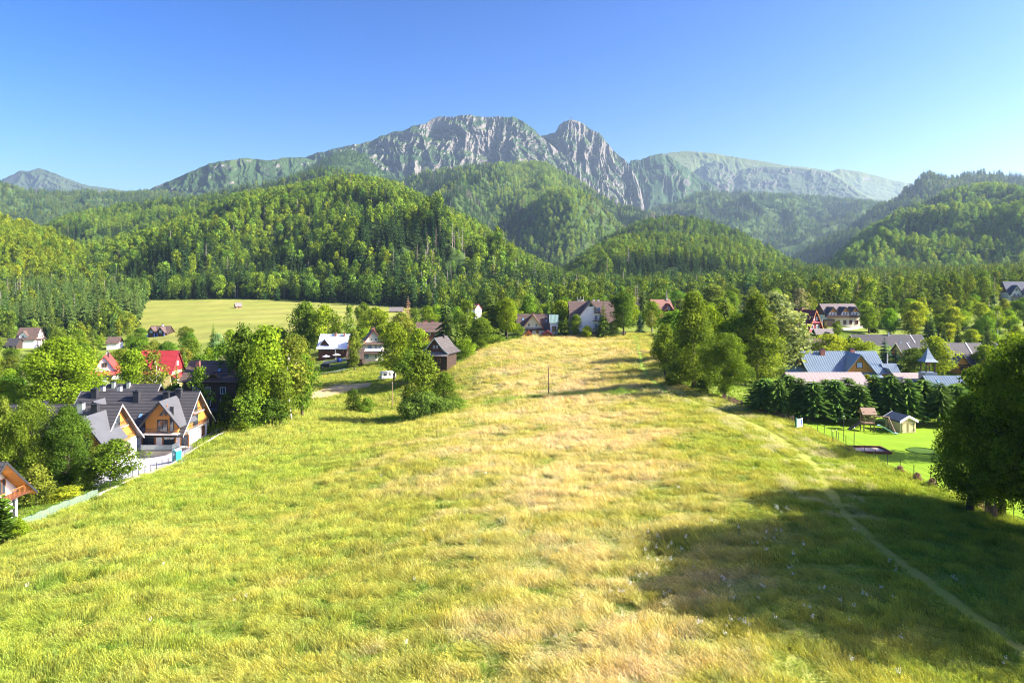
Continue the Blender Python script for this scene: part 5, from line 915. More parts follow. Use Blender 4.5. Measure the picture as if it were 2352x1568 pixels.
PT = [  # kind, u, v of the tip, distance, width, tint, label
 ('big1', 138, 775, 172, 200, BRT, 'broad bright green tree with visible dark trunk above the apartment roofs'),
 ('birch0', 352, 806, 196, 62, OLV, 'slender birch in front of the yellow house with the red roof'),
 ('leaf2', 302, 803, 204, 62, BRT, 'bright narrow tree between the two red-roofed houses'),
 ('leaf0', 268, 868, 190, 60, MIDG, 'small green tree hiding the foot of the white red-roofed house'),
 ('spruce0', 405, 838, 192, 46, DEEP, 'dark spruce by the corner of the yellow house'),
 ('big0', 62, 920, 106, 128, MIDG, 'big dense tree before the half hidden apartment roof, nearer the picture edge'),
 ('big1', 155, 932, 107, 118, DEEP, 'big dark-leaved tree before the dormer of the half hidden apartment house'),
 ('leaf3', 8, 915, 112, 60, OLV, 'light feathery tree rising behind the edge chalet'),
 ('leaf0', 264, 1006, 104, 100, MIDG, 'airy small tree beside the paved yard in front of the apartment house'),
 ('bush0', 84, 1068, 97, 84, OLV, 'rounded olive shrub beside the edge chalet balcony'), ('bush1', 152, 1118, 99, 88, YEL, 'yellow-green flowering shrub against the netting fence'),
 ('bush1', 205, 1075, 104, 60, MIDG, 'mid green shrub under the big dark-leaved tree'), ('bush0', 255, 1105, 102, 62, DEEP, 'dark green shrub at the foot of the airy small tree'),
 ('thuja', 8, 1135, 79, 58, DEEP, 'dark column-shaped thuja in front of the edge chalet'), ('bush0', 45, 1192, 80, 50, BRT, 'bright low shrub behind the netting fence near the thuja'),
 ('birch1', 458, 843, 158, 50, MIDG, 'thin dark birch in front of the black log villa'),
 ('leaf3', 560, 748, 168, 104, DEEP, 'dark tree leaning over the roof of the black log villa'), ('leaf0', 612, 744, 160, 124, BRT, 'tallest bright tree of the clump beside the black log villa'),
 ('birch0', 668, 776, 165, 78, OLV, 'pale-stemmed birch at the meadow side of the villa clump'), ('leaf2', 694, 812, 170, 54, MIDG, 'slim tree at the outer edge of the villa clump over the bare soil'),
 ('leaf1', 590, 800, 155, 90, BRT, 'round bright tree low in the middle of the villa clump'), ('leaf0', 645, 845, 156, 78, MIDG, 'mid green tree at the foot of the villa clump'),
 ('bush1', 577, 898, 151, 92, MIDG, 'large shrub below the villa clump beside the fence end'), ('bush0', 626, 912, 153, 84, DEEP, 'dark shrub below the villa clump on the meadow side'), ('leaf2', 556, 968, 147, 24, BRT, 'bright little sapling by the end of the retaining wall'), ('bush0', 520, 905, 163, 50, DEEP, 'dark shrub at the door of the black log villa'),
 ('bush1', 812, 893, 181, 42, DEEP, 'pointed shrub standing alone in the hollow of the meadow'), ('bush0', 842, 914, 180, 48, MIDG, 'low round shrub next to the pointed one in the meadow hollow'),
 ('leaf2', 972, 806, 161, 72, MIDG, 'taller tree of the bush island in the middle of the meadow'), ('leaf0', 1020, 852, 162, 60, MIDG, 'shorter tree of the bush island in the middle of the meadow'),
 ('thicket', 978, 902, 155, 150, (.17, .26, .045), 'wide willow thicket at the foot of the meadow bush island'), ('thicket', 1036, 912, 159, 96, (.17, .26, .04), 'small bright bush on the uphill side of the willow thicket'), ('bush1', 936, 884, 166, 36, OLV, 'small olive bush between pole and willow thicket'),
 ('leaf1', 905, 742, 216, 84, BRT, 'full bright tree between cream house and brown chalet'), ('leaf0', 962, 752, 208, 62, BRT, 'bright tree just before the brown timber chalet'), ('leaf0', 938, 800, 205, 60, MIDG, 'low leafy tree at the foot of the full bright tree'),
 ('bush1', 1408, 738, 250, 30, MIDG, 'rounded bush between the hotel spruce and the globe-shaped tree'), ('leaf2', 1322, 722, 252, 26, MIDG, 'slim tree before the white gable wall of the hotel'), ('leaf0', 1498, 690, 270, 46, BRT, 'bright tree half hiding the chapel-like house'), ('bush0', 1188, 742, 254, 34, MIDG, 'round bush at the near corner of the white crest house'),
 ('leaf2', 814, 757, 243, 30, OLV, 'small olive tree between pale metal roof and cream house'), ('leaf2', 703, 694, 305, 62, MIDG, 'tall loose tree against the mown meadow, nearest the red roofs'), ('leaf3', 745, 700, 300, 74, BRT, 'spreading tree against the mown meadow above the pale metal roof'),
 ('birch0', 803, 701, 298, 28, MIDG, 'slim upright tree against the mown meadow over the pale roof'), ('leaf1', 835, 696, 330, 40, MIDG, 'round tree crown against the mown meadow above the cream house'), ('leaf1', 862, 706, 305, 66, BRT, 'wide bright crown right behind the cream house'),
 ('leaf0', 922, 716, 300, 62, OLV, 'olive crown in front of the long grey barn'), ('dead', 937, 679, 420, 26, BRN, 'brown dead conifer beside the long grey barn'), ('leaf1', 990, 718, 330, 46, BRT, 'low round tree at the edge of the far meadow'),
 ('spruce2', 1023, 664, 262, 56, SPR, 'tallest spruce over the brown timber chalet'), ('birch1', 1072, 689, 258, 46, MIDG, 'drooping birch between the two tall spruces'), ('spruce2', 1129, 664, 252, 62, SPR, 'tall spruce with yellowish tips nearest the white crest house'), ('leaf1', 1165, 684, 250, 52, BRT, 'bright leafy tree beside the white crest house'),
 ('leaf0', 1105, 728, 232, 64, MIDG, 'leafy tree at the field edge under the yellowish spruce'), ('bush1', 1070, 778, 222, 56, BRT, 'bright hedge bush along the upper field edge, lower one'), ('bush0', 1095, 772, 230, 48, MIDG, 'hedge bush along the upper field edge, middle one'), ('bush1', 1140, 768, 243, 40, MIDG, 'hedge bush along the upper field edge, highest one'),
 ('spruce1', 1260, 680, 330, 22, DEEP, 'slim dark spruce behind the white crest house'), ('leaf2', 1289, 690, 268, 44, BRT, 'bright tree between crest house and hotel'), ('spruce0', 1345, 664, 310, 26, SPR, 'spruce peeping over the hotel roof'), ('spruce0', 1386, 694, 250, 38, DEEP, 'dark spruce before the hotel balconies'), ('leaf1', 1433, 671, 252, 64, DEEP, 'globe-shaped dark tree standing beside the hotel'), ('spruce2', 1478, 665, 320, 40, SPR, 'pointed spruce behind the globe-shaped tree'),
 ('spruce1', 1470, 715, 262, 24, BLUESP, 'small bluish spruce to the side of the globe-shaped tree'), ('birch0', 1496, 712, 262, 28, OLV, 'light birch below the chapel roof'), ('bush0', 1348, 748, 250, 34, BRT, 'small bush under the hotel balconies'), ('bush1', 1296, 735, 256, 36, DEEP, 'dark bush against the white hotel wall corner'),
 ('larch0', 1594, 670, 150, 150, LARC, 'great yellow-green larch at the upper edge of the field'), ('larch1', 1738, 676, 162, 150, LARC, 'second great larch standing before the silver poplar'), ('poplar', 1772, 672, 178, 158, PALE, 'silver poplar with whitish leaves behind the larch'), ('big0', 1664, 765, 139, 108, MIDG, 'egg-shaped chestnut tree by the broken wooden fence'),
 ('leaf0', 1528, 742, 166, 58, MIDG, 'leafy tree on the field side of the great larch'), ('leaf3', 1632, 700, 172, 70, BRT, 'bright leafy crown between the great larch and the chestnut'), ('leaf2', 1637, 655, 330, 66, OLV, 'olive tree rising behind the bright leafy crown'), ('spruce0', 1690, 700, 172, 48, SPR, 'spruce squeezed between the chestnut and the second larch'), ('bush0', 1555, 850, 152, 60, DEEP, 'dark undergrowth bush at the foot of the great larch'), ('bush1', 1612, 872, 142, 44, DEEP, 'dark bush between great larch and chestnut'),
 ('leaf1', 1698, 722, 166, 96, BRT, 'round bright tree filling the gap between chestnut and second larch'),
 ('leaf0', 1905, 765, 198, 86, YEL, 'yellow-green tree with light leaves behind the blue roof'), ('leaf1', 1962, 776, 200, 84, YEL, 'second yellow-green tree behind the blue roof, nearer the flue'), ('spruce1', 2032, 772, 190, 52, BLUESP, 'blue spruce behind the end of the blue roof'), ('spruce1', 2058, 792, 188, 46, BLUESP, 'shorter blue spruce next to the steel flue'),
 ('leaf0', 2146, 770, 184, 76, YEL, 'yellow-green tree right behind the bell turret'), ('leaf1', 2098, 800, 180, 72, DEEP, 'dark rounded tree beside the bell turret'), ('birch1', 1845, 745, 228, 22, BRT, 'small tree in front of the red house'), ('leaf2', 1880, 768, 215, 20, BRT, 'bright sapling between the brown shed roof and the red house'),
 ('leaf1', 1996, 706, 262, 52, MIDG, 'round tree at the road beyond the brown guest house'), ('leaf0', 2262, 790, 190, 60, BRT, 'bright tree at the lane end near the honey dormers'), ('leaf2', 2205, 880, 150, 50, MIDG, 'mid green tree behind the spruce row near its outer end'),
 ('big1', 2302, 832, 70, 180, MIDG, 'middle big tree at the lawn corner before the huge broad tree'), ('big0', 2400, 776, 66, 300, (.115, .19, .022), 'huge broad tree filling the right picture edge'), ('big1', 2228, 908, 72, 172, (.115, .19, .022), 'big dark tree leaning out over the lawn fence'), ('leaf1', 2330, 770, 92, 150, YEL, 'sunlit yellow-green tree showing above the huge broad tree'),
]
for p in PT: ptree(*p)
# the clipped row of spruces behind the lawn
ORD = 'first second third fourth fifth sixth seventh eighth ninth tenth eleventh twelfth thirteenth fourteenth fifteenth sixteenth seventeenth eighteenth nineteenth twentieth'.split()
for k, (u, v, Y) in enumerate([(1757, 868, 124), (1788, 872, 121), (1812, 866, 126), (1838, 868, 121), (1868, 874, 119), (1896, 864, 124), (1920, 868, 119), (1946, 862, 122), (1974, 872, 118), (2008, 868, 124), (2046, 864, 121), (2085, 868, 120), (2122, 862, 123), (2160, 872, 119), (2196, 878, 122)]):
    ptree('row%d' % (k % 2), u, v + _tr.uniform(-13, 11), Y, 66 + _tr.uniform(-12, 24), DKC, '%s spruce from the field end of the dense row behind the lawn' % ORD[k], 'spruce row behind the lawn')
for k, (u, v) in enumerate([(478, 966), (490, 964), (501, 963), (511, 964), (520, 966)]): ptree('thuja', u, v, 153, 12, BRT, 'little thuja, %s from the apartment house in the short lawn row' % ORD[k], 'little thujas by the wooden playhouse')
for k, (u, v) in enumerate([(2067, 1068), (2107, 1084), (2142, 1096)]):
    y = hit(u, v + 20)[1]; ptree('bush0', u, v, y, 24, (.36, .23, .19), 'reddish-leaved shrub, %s from the sandbox, inside the wire fence' % ORD[k], 'reddish shrubs inside the wire fence', vb=v + 20)
# trees out of frame whose shade falls across the meadow
for k, (x, y, h, w) in enumerate([(48, 48, 26, 16), (52, 56, 27, 17), (60, 51, 28, 16), (63, 60, 26, 14)]): tree('big%d' % (k % 2), x, y, float(ground_xy(x, y)), h, w, MIDG, 'broad tree beyond the frame, %s counting away from the meadow' % ORD[k], 'shade trees beside the path')
# belts of smaller trees between and behind the houses
def free(x, y, h, w):
    u = CU + F * x / y; px = F / y; z = float(ground_xy(x, y)); vt = CV + (CZ - z - h) * px; vb = CV + (CZ - z) * px
    for a, b, t, g, Yh in RECTS:
        if abs(y - Yh) < 9 and a - 14 < u < b + 14: return False
        if y < Yh and a - w * px * .55 < u < b + w * px * .55 and vt < t + (g - t) * .62 and vb > t: return False
    if inpoly(np.array([x]), np.array([y]), FIELD)[0] or inpoly(np.array([x]), np.array([y]), MEADOW)[0] or inpoly(np.array([x]), np.array([y]), LAWN)[0]: return False
    return all((x - a) ** 2 + (y - b) ** 2 > (.36 * (w + c)) ** 2 for a, b, c in TREES)
def belt(where, n, us, Ys, hs, mix, vlim=None, group=None, seed=1):
    """a wooded belt: trees found by kind, counted from the left"""
    r = random.Random(seed); got = []; tries = 0
    while len(got) < n and tries < n * 40:
        tries += 1; Y = exp(r.uniform(log(Ys[0]), log(Ys[1]))); u = r.uniform(*us); x = X(u, Y); key, wt, tint, word = r.choices(mix, [m[1] for m in mix])[0]
        h = r.uniform(*hs) * (1.15 if key.startswith(('spruce', 'larch')) else 1); w = h * {'l': .68, 'b': .40, 's': .38}[key[0]] * r.uniform(.85, 1.2)
        if key.startswith('bush'): h *= .45; w = h * 1.3
        z = float(ground_xy(x, Y)); vt = CV + (CZ - z - h) * F / Y
        if vlim and vt < np.interp(u, [q[0] for q in vlim], [q[1] for q in vlim]): continue
        if not free(x, Y, h, w): continue
        TREES.append((x, Y, w)); got.append((u, key, x, Y, z, h, w, tint, word))
    for word in {g[-1] for g in got}:
        q = sorted(g for g in got if g[-1] == word)
        for k, (u, key, x, Y, z, h, w, tint, _) in enumerate(q):
            n2 = ORD[k] if k < 20 else 'twenty-' + ORD[k - 20]
            tree(key, x, Y, z, h, w, tuple(c * r.uniform(.85, 1.15) for c in tint), '%s, %s from the left, %s' % (word, n2, where), group or 'trees ' + where, 'shrub' if key.startswith('bush') else 'tree')
MIXL = [('leaf0', 3, BRT, 'bright green tree'), ('leaf1', 3, MIDG, 'mid green round tree'), ('leaf2', 2, MIDG, 'slim green tree'), ('leaf3', 2, OLV, 'olive green tree'), ('birch0', 1, PALE, 'pale birch'), ('spruce0', 1.4, DEEP, 'dark spruce')]
MIXC = [('spruce0', 3, DEEP, 'dark spruce'), ('spruce2', 2, SPR, 'lighter spruce'), ('leaf0', 2, MIDG, 'leafy tree'), ('leaf1', 1.5, BRT, 'bright leafy tree')]
MIXY = [('leaf0', 3, BRT, 'bright young leafy tree'), ('leaf2', 3, YEL, 'yellow-green sapling'), ('leaf1', 2, MIDG, 'mid green round tree'), ('spruce0', 2, DEEP, 'dark spruce'), ('spruce2', 3, SPR, 'lighter spruce'), ('birch0', 1, BRT, 'thin birch')]
belt('below the mown meadow', 60, (-60, 480), (235, 395), (8, 13), MIXL, [(-60, 730), (300, 742), (480, 752)], seed=2)
belt('around the red roofs', 34, (-60, 470), (168, 235), (7, 12), MIXL, [(-60, 775), (480, 790)], seed=3)
belt('behind the black log villa', 40, (470, 740), (180, 330), (9, 15), MIXL, [(470, 735), (740, 708)], seed=4)
belt('around the pale metal roof', 26, (690, 900), (235, 345), (6, 11), MIXL, [(690, 715), (900, 715)], seed=5)
belt('behind the brown timber chalet', 30, (930, 1200), (240, 420), (9, 16), MIXC + MIXL[:2], [(930, 700), (1200, 668)], seed=6)
belt('behind the hotel', 48, (1180, 1560), (285, 430), (9, 17), MIXC + MIXL[:2], [(1180, 672), (1560, 664)], seed=7)
belt('behind the great larches', 40, (1500, 1860), (190, 420), (9, 17), MIXL + MIXC[:2], [(1500, 655), (1860, 662)], seed=8)
belt('around the long dark hall', 78, (1850, 2370), (205, 330), (5, 12), MIXY, [(1850, 690), (2370, 668)], seed=9)
belt('in the gardens behind the spruce row', 14, (1980, 2330), (140, 185), (5, 8), MIXL, [(1980, 830), (2330, 800)], seed=10)
belt('along the apartment garden', 12, (-60, 250), (108, 128), (5, 8), MIXL[:4], [(-60, 960), (250, 985)], seed=12)
# woods too thick to count
def plain_wood(us, Ys, spacing, hgt, conif, tl, tc, label, seed, keep=None, high=.05):
    Yv = np.geomspace(*Ys, 40); uv = np.linspace(*us, 60); U, YY = np.meshgrid(uv, Yv); Xw = (U - CU) / F * YY; V = np.stack([Xw, YY, ground_xy(Xw, YY)], -1)
    def mask(x, y, z, t):
        u = CU + F * x / y; k = ~inpoly(x, y, FIELD) & ~inpoly(x, y, MEADOW)
        if keep is not None: k &= keep(u, y)
        vt = CV + (CZ - z - hgt) * F / y
        for a, b, tt, g, Yh in RECTS: k &= ~((np.abs(y - Yh) < 10) & (u > a - 8) & (u < b + 8)) & ~((y < Yh) & (u > a - 8) & (u < b + 8) & (vt < g - 6))
        return k
    wood(V, 37, spacing, seed, hgt, conif, tl, tc, label, dead=.015, mask=mask, high=high)
plain_wood((-150, 345), (440, 700), 6.0, 18, lambda x, y, z, t: np.full(x.shape, .92), (.14, .21, .025), (.06, .10, .024), 'stand of dark spruces at the edge of the mown meadow', 31, lambda u, y: u < 345 - .0 * y)
plain_wood((-150, 420), (395, 450), 7.5, 12, lambda x, y, z, t: np.full(x.shape, .15), (.17, .24, .03), WC, 'leafy wood below the stand of spruces', 32, lambda u, y: u < 320)
plain_wood((980, 1900), (430, 1050), 7.5, 19, lambda x, y, z, t: np.clip(.5 + .7 * fbm(x / 90, y / 90, 3, 5), 0, 1), (.15, .22, .022), (.05, .095, .026), 'mixed wood on the flat ground behind the hotel', 33, high=.12)
plain_wood((1850, 2520), (330, 980), 6.4, 15, lambda x, y, z, t: np.clip(.55 + .6 * fbm(x / 70, y / 70, 3, 6), 0, 1), (.20, .27, .025), (.095, .145, .028), 'young mixed wood climbing the slope beyond the right-hand houses', 34)
plain_wood((330, 1000), (560, 720), 7.0, 22, lambda x, y, z, t: np.full(x.shape, .6), WL, (.035, .07, .018), 'dark forest edge along the top of the mown meadow', 35)
# ------------------------------------------------------------------ fences, walls, street furniture, vehicles, playground
def resample(L, step, a=0.0, b=None):
    L = np.asarray(L, float); s = np.concatenate([[0], np.cumsum(np.hypot(*np.diff(L[:, :2], axis=0).T))]); q = np.arange(a, (b if b is not None else s[-1]) + .01, step)
    x, y = np.interp(q, s, L[:, 0]), np.interp(q, s, L[:, 1]); return np.stack([x, y, ground_xy(x, y)], -1)
def fence(name, L, label, step, h, mat, postw=.06, wires=(.15, .5, .85, 1.0), wr=.012, off=0.0, sheet=None, cat='fence'):
    P = resample(L, step); o0 = P[0].copy(); e = empty(name, tuple(o0), 0, label, cat); Q = P - o0
    for p in Q: b = MB(); b.box((p[0], p[1] , p[2] + h / 2 + off - .15), (postw, postw, h + .3)); b.build('post', mat, e)
    b = MB()
    for f in wires: b.tube([(p[0], p[1], p[2] + off + h * f) for p in Q], wr, 4)
    if wires: b.build('wire', mat, e)
    if sheet is not None:
        R = resample(L, .6) - o0; b = MB()
        for i in range(len(R) - 1):
            p, q = R[i], R[i + 1]; w0 = h * (.93 + .07 * sin(i * 1.7)); w1 = h * (.93 + .07 * sin((i + 1) * 1.7)); d = .03 * sin(i * 2.1)
            n = len(b.v); b.v += [(p[0] + .04, p[1] + d, p[2] - .05), (q[0] + .04, q[1] - d, q[2] - .05), (q[0] + .04, q[1] - d, q[2] + w1), (p[0] + .04, p[1] + d, p[2] + w0)]; b.f.append([n, n + 1, n + 2, n + 3])
        b.build('netting', sheet, e)
    return e
def run_wall(name, L, label, h, th, mat, cop=None, below=1.6, cat='wall'):
    P = resample(L, 1.2); o0 = P[0].copy(); e = empty(name, tuple(o0), 0, label, cat); Q = P - o0
    for nm, m, z0, z1, t in (('wall', mat, -below, h, th), ('coping', cop, h + .002, h + .09, th + .12)):
        if m is None: continue
        d = np.gradient(Q[:, :2], axis=0); d /= np.hypot(*d.T)[:, None] + 1e-9; n = np.stack([-d[:, 1], d[:, 0]], -1) * t / 2; V = []
        for p, k in zip(Q, n): V += [(p[0] - k[0], p[1] - k[1], p[2] + z0), (p[0] + k[0], p[1] + k[1], p[2] + z0), (p[0] + k[0], p[1] + k[1], p[2] + z1), (p[0] - k[0], p[1] - k[1], p[2] + z1)]
        b = MB(); b.v = V
        for i in range(len(Q) - 1):
            for j in range(4): b.f.append([i * 4 + j, i * 4 + (j + 1) % 4, (i + 1) * 4 + (j + 1) % 4, (i + 1) * 4 + j])
        b.f += [[3, 2, 1, 0], [len(V) - 4, len(V) - 3, len(V) - 2, len(V) - 1]]; b.build(nm, m, e)
    return e
GREENP = m_plain('green_paint', (.03, .12, .08), .5); TEAL = m_plain('teal_plastic', (.02, .30, .36), .4, .1, 1, spec=.5); WHITE_P = m_plain('white_paint', (.78, .79, .8), .4, .05, 1, spec=.5)
def m_net():
    t = NT('green_netting'); tr = t.n('ShaderNodeBsdfTransparent'); d = t.n('ShaderNodeBsdfDiffuse', Color=(.26, .36, .30, 1)); ms = t.n('ShaderNodeMixShader', Fac=.42)
    t.l(tr.outputs[0], ms.inputs[1]); t.l(d.outputs[0], ms.inputs[2]); t.l(ms.outputs[0], t.out.inputs[0]); return t.m
run_wall('retaining_wall', FENCE_L[4:], 'long pale retaining wall with flat coping between meadow and apartment yard', .26, .24, CONC, m_plain('coping_stone', (.58, .55, .50), .9, .15, 2))
fence('wire_fence', FENCE_L[4:] + np.array((-.05, .05, 0)), 'dark wire fence standing on the pale retaining wall', 2.9, 1.25, METAL_D, .07, off=.35)
fence('netting_fence', FENCE_L[:5], 'blue-green netting fence along the meadow below the apartment houses', 3.2, 1.25, GREENP, .07, wires=(.98,), sheet=m_net())
fence('wire_fence', FENCE_R[4:], 'thin wire fence between meadow path and bright mown lawn', 2.7, 1.5, METAL_D, .06)
def timber_fence(L, label, h=1.2, seed=1):
    r = random.Random(seed); P = resample(L, 2.2); o0 = P[0].copy(); e = empty('timber_fence', tuple(o0), 0, label, 'fence'); Q = P - o0
    for p in Q: b = MB(); b.box((p[0], p[1], p[2] + h / 2), (.13, .13, h + .3)); b.build('post', TIMBER, e)
    b = MB(); R = resample(L, .22) - o0
    for p in R:
        if r.random() < .86: k = h * r.uniform(.7, 1.05); b.box((p[0], p[1] - .08, p[2] + k / 2), (.15, .03, k), r.uniform(-.2, .2))
    for z in (.3, .85): b.tube([(p[0], p[1] - .03, p[2] + z * h) for p in Q], .04, 4)
    b.build('board_panel', TIMBER, e)
timber_fence(FENCE_R[1:5], 'weathered leaning board fence under the egg-shaped chestnut')
timber_fence([hit(2225, 1160), hit(2262, 1175), hit(2290, 1195)], 'dark old board fence in the shade of the big right-hand trees', 1.5, 4)
tl = [np.array((X(1840, 132), 132, 0)), np.array((X(1900, 133), 133, 0)), np.array((X(1975, 134), 134, 0))]
run_wall('timber_wall', tl, 'long red-brown timber wall behind the trunks of the spruce row', 1.9, .2, W_RUST, R_GREY, .5)
def pole(u, vt, vb, label):
    p = hit(u, vb, 60, 260); h = (vb - vt) * p[1] / F; e = empty('utility_pole', tuple(p), 0, label, 'pole')
    b = MB(); b.tube([(0, 0, -.6), (0, 0, h * .5), (.03, 0, h)], [.15, .13, .10], 8); b.build('pole', TIMBER, e); b = MB(); b.tube([(0, -.12, h - .25), (0, -.12, h - .05)], [.05, .07], 6); b.box((0, -.06, h - .22), (.05, .2, .05)); b.build('insulator', FR_W, e)
    return np.array((p[0], p[1] - .1, p[2] + h - .1))
pa = pole(901, 877, 936, 'wooden utility pole in the hollow beside the willow thicket'); pb = pole(1260, 840, 908, 'wooden utility pole standing in the open middle of the meadow')
def wire(name, a, b, sag, label):
    n = 16; t = np.linspace(0, 1, n)[:, None]; P = a * (1 - t) + b * t; P[:, 2] -= sag * 4 * (t * (1 - t))[:, 0]; q = MB(); q.tube([p - a for p in P], .018, 4); o = q.build(name, METAL_D, None, loc=tuple(a)); tag(o, label, 'wire')
wire('overhead_wire', pa, pb, 1.6, 'overhead wire sagging between the two meadow poles'); wire('overhead_wire', pb, np.array((X(1560, 150), 152, pb[2] + .6)), 1.4, 'overhead wire running from the open-meadow pole to the great larch'); wire('overhead_wire', pa, np.array((X(660, 168), 168, pa[2] + .8)), 1.2, 'overhead wire running from the hollow pole to the villa clump')
def caravan():
    p = hit(891, 871, 150, 300); e = empty('caravan', tuple(p), radians(28), 'white touring caravan parked in the hollow of the meadow', 'caravan')
    prof = [(-2.3, .45), (2.25, .45), (2.42, 1.2), (2.2, 2.35), (1.9, 2.58), (-2.05, 2.58), (-2.35, 2.3), (-2.48, 1.1)]; b = MB(); b.prism(prof, 1, -1.1, 1.1); b.build('body', WHITE_P, e)
    for x0, x1 in ((-1.7, -.7), (.1, .6), (1.2, 1.9)): b = MB(); b.box2((x0, -1.13, 1.35), (x1, -1.1, 2.0)); b.build('window', GLASS, e)
    b = MB(); b.prism([(-2.47, 1.35), (-2.41, 1.35), (-2.37, 2.05), (-2.43, 2.05)], 1, -.85, .85); b.build('window', GLASS, e)
    b = MB(); b.prism([(-2.46, .72), (-2.4, .72), (-2.44, 1.15), (-2.5, 1.15)], 1, -.6, .6); b.build('locker', m_plain('grey_plastic', (.35, .36, .38), .5), e)
    for s in (-1, 1): b = MB(); b.tube([(-.1, s * 1.12, .34), (-.1, s * .9, .34)], .34, 14); b.build('wheel', METAL_D, e)
    b = MB(); b.tube([(-2.3, .5, .45), (-3.6, 0, .45), (-2.3, -.5, .45)], .05, 5); b.box((-2.9, 0, .75), (.5, .6, .55)); b.build('drawbar', METAL_L, e); b = MB(); b.tube([(-3.5, 0, 0), (-3.5, 0, .5)], .05, 5); b.build('jockey_wheel', METAL_D, e)
caravan()
def car(u, v, Y, rz, col, label):
    p = np.array((X(u, Y), Y, gz(u, Y))) if v is None else hit(u, v, 60, 400); e = empty('parked_car', tuple(p), rz, label, 'car'); paint = m_plain('car_paint', col, .25, .05, 1, .3, .6)
    b = MB(); b.prism([(-2.2, .35), (2.15, .35), (2.2, .75), (1.1, .95), (.45, 1.46), (-1.4, 1.48), (-2.15, 1.0), (-2.25, .7)], 1, -.88, .88); b.build('body', paint, e)
    b = MB(); b.prism([(-1.85, .98), (.95, .96), (.4, 1.38), (-1.35, 1.4)], 1, -.895, .895); b.build('side_glass', GLASS, e); b = MB(); b.prism([(.52, 1.42), (1.08, 1.0), (1.11, 1.02), (.55, 1.45)], 1, -.75, .75); b.build('windscreen', GLASS, e)
    for x in (-1.35, 1.35):
        for s in (-1, 1): b = MB(); b.tube([(x, s * .9, .32), (x, s * .7, .32)], .32, 12); w = b.build('wheel', m_plain('tyre', (.02, .02, .02), .8), e); b = MB(); b.tube([(x, s * .905, .32), (x, s * .88, .32)], .2, 10); b.build('rim', METAL_L, w)
    for s in (-1, 1): b = MB(); b.box((2.17, s * .62, .68), (.1, .34, .14)); b.build('headlight', GLASS_B, e)
car(750, 843, 0, radians(12), (.02, .025, .04), 'dark blue car parked by the grass verge below the cream house')
car(2362, 1, 0, 0, (.4, .4, .42), 'x') if False else None
def parasol(u, Y, label, col):
    z = gz(u, Y); e = empty('parasol', (X(u, Y), Y, z), 0, label, 'parasol', 'parasols in front of the pale metal roof'); b = MB(); b.tube([(0, 0, 0), (0, 0, 2.6)], .04, 6); b.build('pole', METAL_L, e)
    b = MB(); b.add([(1.7 * cos(k * pi / 4), 1.7 * sin(k * pi / 4), 2.1) for k in range(8)] + [(0, 0, 2.75)], [[k, (k + 1) % 8, 8] for k in range(8)]); b.build('canopy', col, e)
parasol(749, 276, 'blue-white open parasol by the timber house, toward the villa clump', R_WHITE); parasol(773, 276, 'white open parasol by the timber house, nearer its middle', WHITE_P)
run_wall('terrace_wall', [np.array((X(742, 272), 272, 0)), np.array((X(800, 272), 272, 0))], 'low pale terrace wall in front of the timber house with parasols', .9, .4, CONC, None, .5)
def bin_(u, v, label):
    p = hit(u, v, 60, 400); e = empty('recycling_container', tuple(p), 0, label, 'container'); b = MB(); b.tube([(0, 0, .05), (0, 0, .5), (0, 0, 1.1), (0, 0, 1.5), (0, 0, 1.7)], [.7, .95, .95, .7, .3], 12); b.build('body', m_plain('blue_plastic', (.02, .05, .35), .4), e, True); b = MB(); b.tube([(0, -.8, 1.05), (0, -1.02, 1.05)], .22, 10); b.build('opening', METAL_D, e)
bin_(779, 832, 'round blue recycling container at the lane by the cream house')
def toilet():
    p = np.array((X(406, 127), 127, 0)); z = float(ground_xy(p[0], p[1])) + .1; e = empty('portable_toilet', (p[0], p[1], z), radians(-28), 'teal portable toilet at the corner of the paved yard', 'portable toilet')
    b = MB(); b.box2((-.55, -.55, 0), (.55, .55, 2.05)); b.build('cabin', TEAL, e); b = MB(); b.prism([(-.6, 2.052), (.6, 2.052), (.45, 2.25), (0, 2.34), (-.45, 2.25)], 1, -.6, .6); b.build('roof', m_plain('pale_teal', (.35, .62, .66), .4), e)
    b = MB(); b.box2((-.42, -.60, .1), (.42, -.552, 1.95)); d = b.build('door', TEAL, e); b = MB(); b.prism([(-.2, 1.25), (0, 1.05), (.2, 1.25), (.2, 1.6), (-.2, 1.6)], 1, -.62, -.602); b.build('sign', WHITE_P, d)
toilet()
def playhouse():
    p = hit(513, 968, 120, 220); e = empty('wooden_playhouse', tuple(p), radians(12), 'small orange-brown wooden playhouse below the black log villa', 'playhouse')
    for sx in (-1, 1):
        for sy in (-1, 1): b = MB(); b.box((sx * .85, sy * .7, 1.1), (.13, .13, 2.4)); b.build('post', FR_WOOD, e)
    b = MB(); b.box2((-.95, -.8, .9), (.95, .8, 1.0)); b.build('floor', FR_WOOD, e); b = MB()
    for z in (1.2, 1.4, 1.6):
        for s in (-1, 1): b.box((0, s * .74, z), (1.5, .05, .12)); b.box((s * .89, 0, z), (.05, 1.2, .12))
    b.build('railing', FR_WOOD, e); b = MB(); b.prism([(-1.2, 2.2), (0, 2.95), (1.2, 2.2), (1.2, 2.3), (0, 3.06), (-1.2, 2.3)], 1, -1.1, 1.1); b.build('roof', R_GREY, e)
playhouse()
